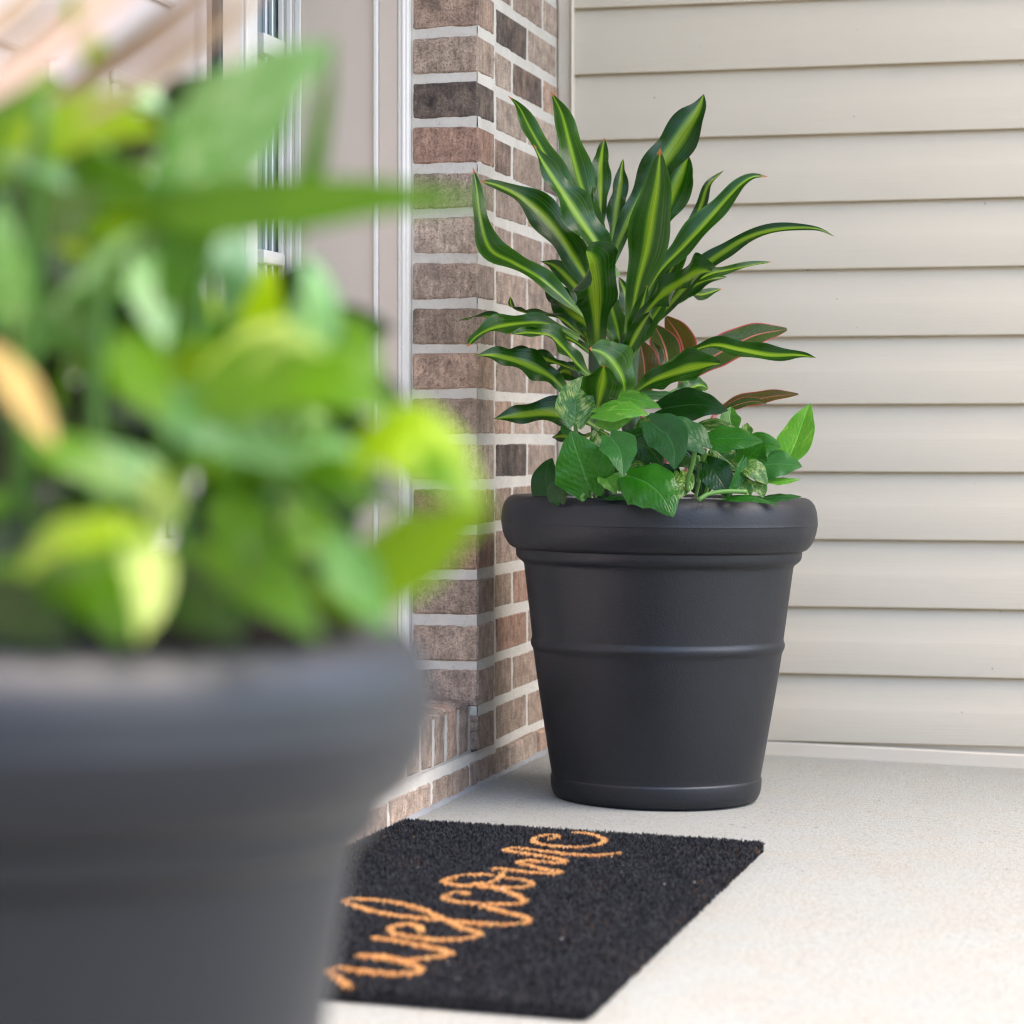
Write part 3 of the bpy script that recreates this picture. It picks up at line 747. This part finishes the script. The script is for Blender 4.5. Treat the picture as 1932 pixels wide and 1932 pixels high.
# --- far aglaonema
ag = empty("aglaonema_plant", None, "red edged aglaonema with russet leaves behind the pothos in the corner planter", "plant")
AG = [
    (M_AGR, [(1165, 420), (1172, 330), (1150, 230), (1080, 122)], 72, (3.98, 4.02), (-.3, -.9, .1), .25),
    (M_AG, [(1090, 420), (1085, 320), (1060, 240), (1020, 165)], 72, (3.97, 4.02), (.1, -.95, .1), .25),
    (M_AGR, [(955, 520), (972, 430), (965, 330), (943, 240)], 74, (3.90, 3.90), (0, -1, .1), .2),
    (M_AG, [(1180, 440), (1290, 345), (1410, 275), (1540, 215), (1694, 187)], 78, (3.96, 3.98), (.1, -.8, .5), .25),
    (M_AGR, [(1330, 620), (1430, 565), (1530, 545), (1640, 525), (1752, 516)], 46, (3.94, 3.94), (0, -.7, .7), .3),
    (M_AG, [(1360, 620), (1430, 575), (1520, 552), (1590, 562)], 26, (3.92, 3.90), (0, -.8, .4), .3),
    (M_AG, [(1045, 380), (1040, 310), (1010, 250)], 30, (3.95, 3.97), (.4, -.9, 0), .4),
]
for m_, pts, hw, Ys, hint, fold in AG:
    leaf(ag, m_, cB(pts, Ys), hB(hw), 'oval', hint, fold, .05, .1, nv=26)
for pts in ([(1160, 430), (1130, 560), (1080, 800), (1050, 1040)], [(960, 510), (960, 700), (1000, 1040)], [(1185, 440), (1120, 640), (1060, 1040)], [(1330, 620), (1240, 760), (1140, 1040)]):
    tube("petiole", cB(pts, (3.97, 3.92)), .0035, .005, M_REDSTEM, ag)

# --- far pothos
po = empty("pothos_plant", None, "bushy green and marbled pothos filling the corner planter around the dracaena", "plant")
FR = (0, -.95, .3); UPL = (0, -.6, .8); LK = (-.5, -.8, .2); RK = (.5, -.8, .3)
PO = [
    # material, points base..tip, half width, depths, hint, fold, curl
    (M_PV, [(618, 655), (622, 560), (640, 490), (672, 415)], 84, (3.74, 3.76), (.1, -.95, .2), .18, .1),
    (M_PG, [(690, 1000), (660, 900), (625, 800), (598, 708)], 122, (3.70, 3.68), (-.1, -.95, .3), .16, .12),
    (M_PL, [(735, 610), (810, 595), (900, 590), (992, 602)], 62, (3.72, 3.70), (0, -.7, .7), .2, .3),
    (M_PL, [(745, 640), (830, 625), (930, 620)], 62, (3.73, 3.72), (0, -1, -.2), .2, .0),
    (M_PL, [(850, 530), (930, 545), (1052, 572)], 50, (3.78, 3.76), (0, -.8, .6), .2, .2),
    (M_PB, [(940, 520), (1050, 515), (1172, 500)], 36, (3.84, 3.86), (0, -.6, .8), .2, .3),
    (M_PD, [(1060, 590), (1170, 570), (1270, 565), (1390, 580)], 88, (3.80, 3.76), (0, -.85, .5), .14, .2),
    (M_PB, [(1262, 775), (1200, 720), (1110, 665), (1000, 640)], 78, (3.68, 3.70), (-.1, -.7, .8), .12, .2),
    (M_PB, [(1010, 665), (1090, 730), (1120, 800), (1116, 878)], 88, (3.70, 3.64), (-.3, -.85, .5), .25, .15),
    (M_PG, [(1290, 745), (1380, 740), (1470, 738), (1574, 740)], 72, (3.72, 3.70), (0, -.75, .65), .2, .25),
    (M_PV, [(1250, 680), (1340, 665), (1440, 672)], 42, (3.80, 3.80), UPL, .2, .2),
    (M_PL, [(1420, 690), (1405, 640), (1412, 572)], 48, (3.84, 3.86), FR, .35, .1),
    (M_PV, [(1500, 720), (1490, 690), (1495, 655)], 26, (3.86, 3.88), FR, .3, .1),
    (M_PG, [(1470, 860), (1540, 800), (1590, 770), (1660, 772)], 84, (3.76, 3.74), (-.2, -.85, .4), .25, .2),
    (M_PB, [(1555, 880), (1620, 870), (1700, 868), (1768, 870)], 82, (3.74, 3.72), (-.1, -.75, .65), .2, .2),
    (M_PL, [(1700, 845), (1740, 760), (1770, 660), (1804, 546)], 82, (3.80, 3.84), (-.45, -.85, .1), .3, .1),
    (M_PB, [(800, 740), (840, 790), (855, 840), (862, 914)], 78, (3.68, 3.62), (0, -.95, .3), .3, .1),
    (M_PD, [(880, 745), (960, 770), (1020, 820), (1060, 880)], 72, (3.74, 3.72), (-.2, -.9, .3), .15, .2),
    (M_PV, [(735, 715), (755, 770), (752, 848)], 52, (3.75, 3.73), (.3, -.9, .1), .2, .1),
    (M_PG, [(895, 935), (980, 965), (1060, 1030), (1112, 1120)], 112, (3.66, 3.60), (-.15, -.8, .6), .14, .3),
    (M_PD, [(500, 1050), (470, 980), (470, 900), (497, 824)], 70, (3.78, 3.82), (-.3, -.9, .1), .3, .2),
    (M_PD, [(540, 1060), (530, 1010), (560, 930)], 50, (3.72, 3.72), (-.4, -.9, .1), .3, .2),
    (M_PG, [(580, 710), (560, 690), (550, 668)], 20, (3.76, 3.76), FR, .3, .1),
    (M_PL, [(760, 930), (790, 970), (830, 1016)], 44, (3.70, 3.68), (.2, -.9, .4), .4, .1),
    (M_PL, [(870, 930), (850, 960), (840, 1010)], 40, (3.70, 3.69), (-.3, -.9, .3), .35, .1),
    (M_PV, [(900, 880), (920, 900), (900, 950)], 44, (3.74, 3.72), FR, .3, .1),
    (M_PV, [(1150, 920), (1165, 970), (1140, 1045)], 50, (3.72, 3.69), (.1, -.95, .2), .2, .1),
    (M_PD, [(1120, 850), (1180, 860), (1250, 890)], 46, (3.76, 3.74), UPL, .2, .2),
    (M_PD, [(1290, 870), (1340, 930), (1385, 1000), (1400, 1030)], 68, (3.72, 3.69), (-.1, -.9, .4), .2, .1),
    (M_PG, [(1470, 860), (1450, 930), (1420, 990), (1400, 1045)], 32, (3.70, 3.68), (.6, -.8, .2), .4, .1),
    (M_PV, [(1470, 890), (1530, 900), (1600, 970)], 50, (3.70, 3.69), (0, -.8, .6), .25, .2),
    (M_PV, [(1470, 950), (1490, 1000), (1505, 1040)], 36, (3.70, 3.68), FR, .3, .1),
    (M_PV, [(1530, 960), (1560, 1000), (1575, 1040)], 36, (3.70, 3.69), FR, .3, .1),
    (M_PL, [(1600, 960), (1680, 958), (1762, 938)], 26, (3.72, 3.72), UPL, .3, .2),
    (M_PG, [(1390, 1048), (1500, 1044), (1655, 1060)], 24, (3.68, 3.66), UPL, .2, .2),
    (M_PG, [(1590, 1045), (1680, 1038), (1768, 1022)], 26, (3.72, 3.72), (0, -.6, .8), .2, .2),
    (M_PV, [(1330, 800), (1390, 850), (1450, 900)], 60, (3.78, 3.78), FR, .2, .2),
    (M_PV, [(1290, 820), (1300, 880), (1340, 930)], 40, (3.80, 3.80), FR, .2, .2),
    (M_PG, [(780, 1045), (840, 1040), (910, 1050)], 18, (3.69, 3.69), UPL, .2, .2),
    (M_PV, [(1000, 640), (950, 690), (900, 740)], 30, (3.84, 3.84), FR, .3, .1),
    (M_PD, [(930, 760), (1000, 720), (1060, 680)], 60, (3.86, 3.88), FR, .2, .1),
    (M_PD, [(820, 820), (790, 880), (770, 960)], 60, (3.80, 3.80), FR, .2, .1),
    (M_PD, [(1050, 900), (1080, 950), (1090, 1030)], 70, (3.80, 3.80), FR, .2, .1),
    (M_PD, [(1250, 930), (1260, 980), (1270, 1040)], 70, (3.82, 3.82), FR, .2, .1),
    (M_PD, [(1380, 800), (1430, 840), (1450, 930)], 70, (3.86, 3.86), FR, .2, .1),
    (M_PD, [(640, 880), (600, 930), (590, 1020)], 70, (3.80, 3.80), FR, .2, .1),
    (M_PD, [(1000, 870), (960, 940), (950, 1030)], 70, (3.82, 3.82), FR, .2, .1),
    (M_PD, [(1500, 780), (1540, 850), (1560, 930)], 60, (3.84, 3.84), FR, .2, .1),
    (M_PD, [(1180, 800), (1220, 850), (1240, 930)], 60, (3.84, 3.84), FR, .2, .1),
]
for m_, pts, hw, Ys, hint, fold, curl in PO:
    leaf(po, m_, cB(pts, Ys), hB(hw), 'heart', hint, fold, .05, curl, nv=24, nu=10)
for pts, Y0, Y1, r in (([(1228, 790), (1215, 870), (1190, 950), (1184, 1010)], 3.68, 3.70, .0036), ([(1278, 795), (1262, 870), (1240, 960)], 3.72, 3.74, .003), ([(620, 655), (622, 720), (640, 860)], 3.74, 3.76, .0032),
                    ([(690, 990), (692, 1020), (690, 1055)], 3.71, 3.72, .0035), ([(665, 1020), (650, 1040), (660, 1060)], 3.70, 3.70, .003), ([(720, 1000), (718, 1030), (720, 1055)], 3.73, 3.73, .003),
                    ([(1490, 1012), (1380, 1010), (1290, 1025), (1242, 1056)], 3.68, 3.66, .0034), ([(1700, 845), (1640, 900), (1560, 1000)], 3.80, 3.82, .003), ([(1240, 830), (1250, 930), (1230, 1040)], 3.76, 3.78, .003),
                    ([(1300, 930), (1290, 990), (1270, 1045)], 3.75, 3.76, .003)):
    tube("petiole", cB(pts, (Y0, Y1)), r, r * .9, M_STEM, po)

# --- near plants (blurred, left foreground)
def cN(pts, Ys): return path(pts, 1, 0, 0, Ys)
def hN(h, Y): return h * Y / F
ndr = empty("aglaonema_plant", None, "pink and red leaved aglaonema blurred in the upper left foreground planter", "plant")
NP = [
    (M_AGP, [(-60, 210), (60, 110), (180, 20), (300, -80)], 46, (1.12, 1.10)),
    (M_AGP, [(100, 190), (230, 110), (340, 30), (440, -60)], 34, (1.12, 1.10)),
    (M_AGR, [(80, 190), (150, 145), (230, 95), (390, -20)], 20, (1.05, 1.02)),
    (M_AGP, [(-60, 90), (20, 30), (100, -40)], 30, (1.12, 1.10)),
    (M_AGP, [(150, 230), (280, 150), (400, 60), (520, -40)], 22, (1.14, 1.10)),
    (M_AGR, [(-40, 130), (60, 60), (160, -40)], 10, (1.04, 1.02)),
    (M_AGR, [(210, 185), (330, 105), (470, 0)], 9, (1.04, 1.02)),
]
for m_, pts, hw, Ys in NP: leaf(ndr, m_, cN(pts, Ys), hN(hw, Ys[0]), 'oval', (0, -1, .1), .2, .05, .05, nv=24)
tube("petiole", cN([(80, 190), (60, 500), (40, 900), (20, 1190)], (1.15, 1.24)), .004, .005, M_STEM, ndr)
tube("petiole", cN([(330, 210), (300, 500), (200, 900), (140, 1190)], (1.2, 1.24)), .004, .005, M_STEM, ndr)
npo = empty("pothos_plant", None, "lush lime and green pothos blurred in the left foreground planter", "plant")
NPO = [
    (M_SHEEN, [(335, 345), (420, 255), (515, 155), (604, 68)], 112, (1.16, 1.12), (0, -.9, .5)),
    (M_MID, [(560, 430), (590, 310), (604, 200), (604, 70)], 26, (1.14, 1.10), (-.6, -.8, 0)),
    (M_MID, [(300, 395), (430, 392), (600, 378), (740, 362), (880, 350)], 50, (1.15, 1.05), (0, -.9, .2)),
    (M_MID, [(400, 390), (350, 470), (330, 540), (320, 640)], 46, (1.16, 1.16), FR),
    (M_SHEEN, [(370, 400), (420, 460), (440, 520), (420, 620)], 50, (1.20, 1.20), (.2, -.8, .6)),
    (M_LIME, [(40, 260), (130, 235), (200, 225), (285, 230)], 66, (1.18, 1.12), FR),
    (M_LIME, [(190, 140), (170, 80), (145, 30), (125, -20)], 20, (1.12, 1.10), FR),
    (M_SHEEN, [(200, 200), (260, 170), (310, 200)], 40, (1.22, 1.22), UPL),
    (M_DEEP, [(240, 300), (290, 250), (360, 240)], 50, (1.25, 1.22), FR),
    (M_SHEEN, [(-30, 320), (40, 290), (130, 330)], 50, (1.20, 1.14), UPL),
    (M_MID, [(100, 420), (180, 350), (290, 360)], 68, (1.20, 1.14), FR),
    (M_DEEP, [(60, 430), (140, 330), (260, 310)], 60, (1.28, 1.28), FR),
    (M_LIME, [(190, 440), (240, 410), (310, 370)], 30, (1.17, 1.16), FR),
    (M_SHEEN, [(10, 600), (5, 500), (0, 380)], 44, (1.16, 1.12), (.1, -.9, .4)),
    (M_SHEEN, [(120, 560), (180, 500), (250, 420)], 46, (1.15, 1.12), (0, -.7, .8)),
    (M_SHEEN, [(270, 500), (290, 560), (310, 640)], 44, (1.18, 1.15), (0, -.7, .8)),
    (M_MID, [(60, 500), (120, 590), (240, 640)], 80, (1.24, 1.22), FR),
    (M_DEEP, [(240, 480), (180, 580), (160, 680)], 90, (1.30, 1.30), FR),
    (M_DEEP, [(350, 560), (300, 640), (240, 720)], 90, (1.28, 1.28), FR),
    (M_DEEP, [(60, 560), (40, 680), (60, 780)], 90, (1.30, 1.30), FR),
    (M_CREAM, [(400, 690), (470, 640), (540, 630), (615, 665)], 54, (1.14, 1.10), UPL),
    (M_SHEEN, [(600, 670), (600, 600), (598, 540), (590, 490)], 44, (1.14, 1.12), (0, -.8, .6)),
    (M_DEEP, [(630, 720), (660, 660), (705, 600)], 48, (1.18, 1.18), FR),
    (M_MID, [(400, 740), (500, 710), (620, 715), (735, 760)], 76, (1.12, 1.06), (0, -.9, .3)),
    (M_SHEEN, [(330, 760), (400, 790), (470, 830), (560, 850)], 74, (1.14, 1.08), UPL),
    (M_MID, [(240, 640), (270, 720), (320, 790)], 50, (1.16, 1.12), FR),
    (M_LIME, [(690, 850), (760, 825), (830, 870), (915, 955)], 74, (1.10, 1.06), (.1, -.8, .5)),
    (M_MID, [(760, 880), (820, 890), (890, 940)], 36, (1.08, 1.05), FR),
    (M_LIME, [(640, 1080), (710, 1075), (800, 1030), (900, 950)], 96, (1.10, 1.04), (0, -.9, .5)),
    (M_PL, [(640, 1030), (680, 1110), (740, 1180)], 46, (1.08, 1.05), UPL),
    (M_MID, [(540, 860), (620, 880), (700, 950)], 60, (1.14, 1.10), FR),
    (M_SHEEN, [(560, 850), (630, 840), (690, 850)], 34, (1.12, 1.10), UPL),
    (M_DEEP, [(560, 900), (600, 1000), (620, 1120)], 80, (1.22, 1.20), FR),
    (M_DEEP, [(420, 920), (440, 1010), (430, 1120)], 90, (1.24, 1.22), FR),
    (M_MID, [(420, 960), (480, 1030), (490, 1120)], 50, (1.18, 1.14), FR),
    (M_MID, [(560, 960), (600, 1050), (580, 1140)], 46, (1.16, 1.12), FR),
    (M_LIME, [(340, 900), (370, 885), (410, 890)], 36, (1.12, 1.10), UPL),
    (M_CREAM, [(290, 900), (310, 950), (300, 1020)], 36, (1.14, 1.12), FR),
    (M_LIME, [(10, 1110), (80, 1040), (160, 1000), (270, 975)], 84, (1.10, 1.05), UPL),
    (M_MID, [(110, 1010), (170, 1060), (200, 1110), (220, 1190)], 100, (1.12, 1.05), FR),
    (M_CREAM, [(250, 1010), (280, 1080), (280, 1140), (265, 1200)], 40, (1.06, 1.03), (.2, -.9, .4)),
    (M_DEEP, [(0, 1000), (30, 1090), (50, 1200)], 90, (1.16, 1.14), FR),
    (M_MID, [(-30, 1150), (30, 1120), (110, 1160)], 60, (1.10, 1.08), FR),
    (M_DEAD, [(-40, 640), (20, 710), (60, 770), (100, 840)], 32, (1.10, 1.08), FR),
    (M_MID, [(80, 830), (160, 870), (280, 940)], 46, (1.12, 1.10), UPL),
    (M_SHEEN, [(200, 850), (270, 890), (350, 960)], 34, (1.16, 1.14), UPL),
    (M_LIME, [(330, 680), (390, 700), (430, 760)], 44, (1.18, 1.16), FR),
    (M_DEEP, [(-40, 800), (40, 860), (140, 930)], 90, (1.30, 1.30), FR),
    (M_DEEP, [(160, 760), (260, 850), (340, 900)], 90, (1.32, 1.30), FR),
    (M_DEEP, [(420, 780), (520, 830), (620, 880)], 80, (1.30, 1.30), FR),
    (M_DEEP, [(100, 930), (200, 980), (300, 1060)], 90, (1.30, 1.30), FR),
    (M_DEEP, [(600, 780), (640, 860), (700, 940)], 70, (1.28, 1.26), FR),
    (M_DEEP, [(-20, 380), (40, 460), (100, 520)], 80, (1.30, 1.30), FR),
    (M_MID, [(-20, 200), (30, 190), (90, 210)], 34, (1.22, 1.2), FR),
    (M_MID, [(600, 640), (660, 650), (715, 700)], 50, (1.18, 1.14), FR),
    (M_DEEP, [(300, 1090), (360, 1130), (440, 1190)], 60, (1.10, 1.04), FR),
    (M_MID, [(440, 1070), (520, 1110), (590, 1185)], 56, (1.10, 1.04), FR),
    (M_MID, [(330, 1060), (400, 1080), (480, 1130)], 50, (1.12, 1.08), FR),
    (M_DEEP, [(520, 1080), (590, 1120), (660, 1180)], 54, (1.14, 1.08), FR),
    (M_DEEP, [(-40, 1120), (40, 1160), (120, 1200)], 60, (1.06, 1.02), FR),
    (M_SHEEN, [(560, 680), (590, 610), (600, 550), (585, 480)], 40, (1.10, 1.09), (.2, -.7, .7)),
    (M_CREAM, [(480, 690), (540, 640), (610, 650)], 36, (1.08, 1.06), (0, -.6, .8)),
]
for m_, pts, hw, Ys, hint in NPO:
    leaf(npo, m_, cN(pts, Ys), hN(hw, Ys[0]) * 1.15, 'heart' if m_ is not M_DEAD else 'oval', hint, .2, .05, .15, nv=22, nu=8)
rn = random.Random(21)
for i in range(104):
    x, y = (rn.uniform(-120, 640), rn.uniform(380, 1120)) if i < 34 else (rn.uniform(60, 640), rn.uniform(650, 1130)) if i < 78 else (rn.uniform(-100, 330), rn.uniform(200, 900))
    if y < 560 and x > 420: x -= 330
    a = rn.uniform(-2.6, .2); L_ = rn.uniform(120, 210); Y = rn.uniform(1.22, 1.42)
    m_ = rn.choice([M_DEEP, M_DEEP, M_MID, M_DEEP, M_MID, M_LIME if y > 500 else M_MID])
    leaf(npo, m_, cN([(x, y), (x + .5 * L_ * cos(a), y + .5 * L_ * sin(a) - 14), (x + L_ * cos(a), y + L_ * sin(a) + 18)], (Y, Y - rn.uniform(0, .06))), hN(rn.uniform(46, 70), Y), 'heart',
         (rn.uniform(-.5, .5), -.85, rn.uniform(.1, .7)), .2, .05, .15, nv=20, nu=8)
for pts, Y0 in (([(340, 340), (330, 600), (300, 900), (280, 1180)], 1.2), ([(600, 680), (560, 800), (480, 1000), (430, 1180)], 1.17), ([(690, 860), (600, 930), (500, 1080), (440, 1190)], 1.15), ([(180, 140), (200, 400), (180, 800), (200, 1180)], 1.2), ([(400, 400), (370, 640), (340, 1000), (330, 1180)], 1.2)):
    tube("petiole", cN(pts, (Y0, 1.2)), .003, .0035, M_STEM, npo)

# ------------------------------------------------------------------ doormat
SM, M0 = .3143, (579.7, 1545.7)
TH = .016                                   # pile height above the floor
def ground(px, py, h=TH):
    """point of the photo on the sloping floor raised by h"""
    Y = 2.5
    for _ in range(12):
        x = (px - CX) * Y / F; Y = (CZ - floor_z(x, Y) - h) * F / (py - HY)
    return Vector(((px - CX) * Y / F, Y, 0))
TL, TR, BR = ground(740, 1556), ground(1436, 1586), ground(1105, 1896)
ev = (TR - BR); LEN = ev.length; ev.normalize(); eu = Vector((ev.y, -ev.x, 0)); WID = (TR - TL).dot(eu)
ORG = BR - eu * WID                         # near left corner
def MT(u, v, h): 
    p = ORG + eu * u + ev * v; return Vector((p.x, p.y, floor_z(p.x, p.y) + h))
def mat_uv(px, py):
    p = ground(px, py) - ORG; return p.dot(eu), p.dot(ev)
STROKES = [
    [(320, 1075), (290, 1035), (230, 980), (165, 930), (130, 903), (170, 885), (300, 897), (480, 918), (630, 918), (680, 895), (630, 866), (540, 840), (430, 820), (310, 812), (440, 812), (560, 835), (690, 828), (800, 815), (855, 798), (810, 778), (700, 755), (550, 725), (400, 703)],
    [(685, 665), (660, 635), (590, 622), (520, 635), (495, 655), (540, 682), (650, 702), (800, 714), (950, 708), (1040, 685), (1000, 664), (930, 645), (850, 610), (750, 562), (680, 530), (560, 500), (430, 480), (300, 470), (225, 482), (270, 508), (400, 545), (550, 572), (700, 586), (850, 600), (1000, 615), (1150, 625), (1280, 620), (1330, 600), (1290, 575), (1180, 548), (1060, 518)],
    [(965, 440), (920, 430), (860, 440), (820, 460), (870, 482), (1000, 498), (1150, 502), (1270, 497), (1305, 482), (1260, 450), (1190, 425), (1110, 398)],
    [(1000, 378), (1080, 378), (1110, 370), (1150, 345), (1180, 312)],
    [(1100, 330), (1000, 325), (900, 335), (820, 362), (870, 385), (1000, 392), (1150, 402), (1280, 402), (1350, 380), (1290, 358), (1190, 345)],
    [(1115, 290), (1250, 302), (1400, 318), (1490, 320), (1515, 306), (1430, 296), (1330, 270), (1260, 252), (1310, 242), (1400, 246), (1500, 256), (1552, 246), (1500, 230), (1400, 213), (1290, 195), (1190, 180), (1250, 166), (1400, 182), (1550, 200), (1700, 210), (1870, 197)],
    [(1460, 112), (1505, 105), (1480, 88), (1410, 92), (1355, 118), (1400, 142), (1500, 156), (1620, 160), (1740, 147), (1786, 122), (1745, 97), (1680, 80), (1610, 73)],
]
RU, RV = .0040, .0082
segs = []
for st in STROKES:
    q = spline([Vector((*mat_uv(M0[0] + x * SM, M0[1] + y * SM), 0)) for x, y in st], len(st) * 4)
    q = [(p.x / RU, p.y / RV) for p in q]
    segs += list(zip(q, q[1:]))
GS = 2.0; gridd = {}
for s in segs:
    (x0, y0), (x1, y1) = s
    for gx in range(int((min(x0, x1) - 1.2) // GS), int((max(x0, x1) + 1.2) // GS) + 1):
        for gy in range(int((min(y0, y1) - 1.2) // GS), int((max(y0, y1) + 1.2) // GS) + 1): gridd.setdefault((gx, gy), []).append(s)
def inked(u, v, grow=1.0):
    x, y = u / RU, v / RV
    for (x0, y0), (x1, y1) in gridd.get((int(x // GS), int(y // GS)), ()):
        dx, dy = x1 - x0, y1 - y0; L2 = dx * dx + dy * dy
        k = max(0, min(1, ((x - x0) * dx + (y - y0) * dy) / L2)) if L2 else 0
        if (x - x0 - k * dx) ** 2 + (y - y0 - k * dy) ** 2 < grow * grow: return True
    return False
M_COIR = fibre_mat("black_coir", (.010, .010, .012), (.040, .040, .046))
M_ORANGE = fibre_mat("orange_coir", (.66, .32, .10), (.84, .50, .20))
M_NATURAL = fibre_mat("brown_coir", (.06, .03, .012), (.14, .07, .03))
rg = random.Random(3)
root = empty("doormat", None, "black coir doormat reading welcome in orange script on the concrete before the door", "doormat")
bm = bmesh.new()
chamfer_box(bm, MT, 0, WID, 0, LEN, .001, TH - .006, .003); fixn(bm); obj("backing", bm, M_COIR, root)
def fibres(n, test, wmin, wmax, hmin, hmax, edge=False, lm=.005):
    vs, fs = [], []
    for _ in range(n):
        if edge:
            e = rg.random() * (2 * WID + 2 * LEN)
            if e < WID: u, v = e, rg.uniform(-.002, .004)
            elif e < 2 * WID: u, v = e - WID, LEN - rg.uniform(-.002, .004)
            elif e < 2 * WID + LEN: u, v = WID - rg.uniform(-.003, .004), e - 2 * WID
            else: u, v = rg.uniform(-.002, .004), e - 2 * WID - LEN
            h0 = rg.uniform(.001, TH - .004)
        else:
            u, v = rg.uniform(.001, WID - .001), rg.uniform(.001, LEN - .001); h0 = TH - .0065
        if not test(u, v): continue
        a = rg.uniform(0, 6.283); w_ = rg.uniform(wmin, wmax); lean = rg.uniform(.1, .8) * lm; h = rg.uniform(hmin, hmax)
        b = rg.uniform(0, 6.283); k = len(vs)
        du, dv = cos(a) * w_, sin(a) * w_
        lu, lv = cos(b) * lean, sin(b) * lean
        vs += [MT(u - du, v - dv, h0), MT(u + du, v + dv, h0), MT(u + lu + du * .5, v + lv + dv * .5, h0 + h), MT(u + lu - du * .5, v + lv - dv * .5, h0 + h)]
        fs.append((k, k + 1, k + 2, k + 3))
    return vs, fs
vs, fs = fibres(105000, lambda u, v: not inked(u, v), .0007, .0018, .004, .0075)
raw("pile", vs, fs, M_COIR, root)
vs, fs = fibres(190000, lambda u, v: inked(u, v, .97 + .08 * rg.random()), .0007, .0015, .0045, .0068, False, .0022)
nu_, nv_ = int(WID / .002), int(LEN / .004)
for i in range(nu_):
    for j in range(nv_):
        u, v = (i + .5) * WID / nu_, (j + .5) * LEN / nv_
        if inked(u, v, .9):
            k = len(vs); a, b = WID / nu_ / 2, LEN / nv_ / 2
            vs += [MT(u - a, v - b, TH - .0045), MT(u + a, v - b, TH - .0045), MT(u + a, v + b, TH - .0045), MT(u - a, v + b, TH - .0045)]; fs.append((k, k + 1, k + 2, k + 3))
raw("lettering", vs, fs, M_ORANGE, root)
vs, fs = fibres(22000, lambda u, v: True, .0006, .0014, .003, .006, True)
raw("edge_fringe", vs, fs, M_COIR, root)
vs, fs = fibres(3200, lambda u, v: noise.noise(Vector((u * 14, v * 9, 3))) > .28 and not inked(u, v), .0005, .0010, .006, .009)
v2, f2 = fibres(2200, lambda u, v: v > .15, .0005, .0010, .003, .006, True); k = len(vs)
raw("loose_fibres", vs + v2, fs + [tuple(x + k for x in f) for f in f2], M_NATURAL, root)

vs, fs = [], []
for _ in range(15):
    u, v = rg.uniform(.03, WID - .02), rg.uniform(.05, LEN - .03); r = rg.uniform(.0010, .0020); a = rg.uniform(0, 3)
    k = len(vs)
    for q in range(6):
        b = a + q * pi / 3; rr = r * rg.uniform(.4, 1.2); vs.append(MT(u + rr * cos(b), v + rr * 1.4 * sin(b), TH + .001 + .001 * rg.random()))
    fs.append(tuple(range(k, k + 6)))
raw("lint", vs, fs, plain("pale_lint", (.5, .5, .5), .9), root)
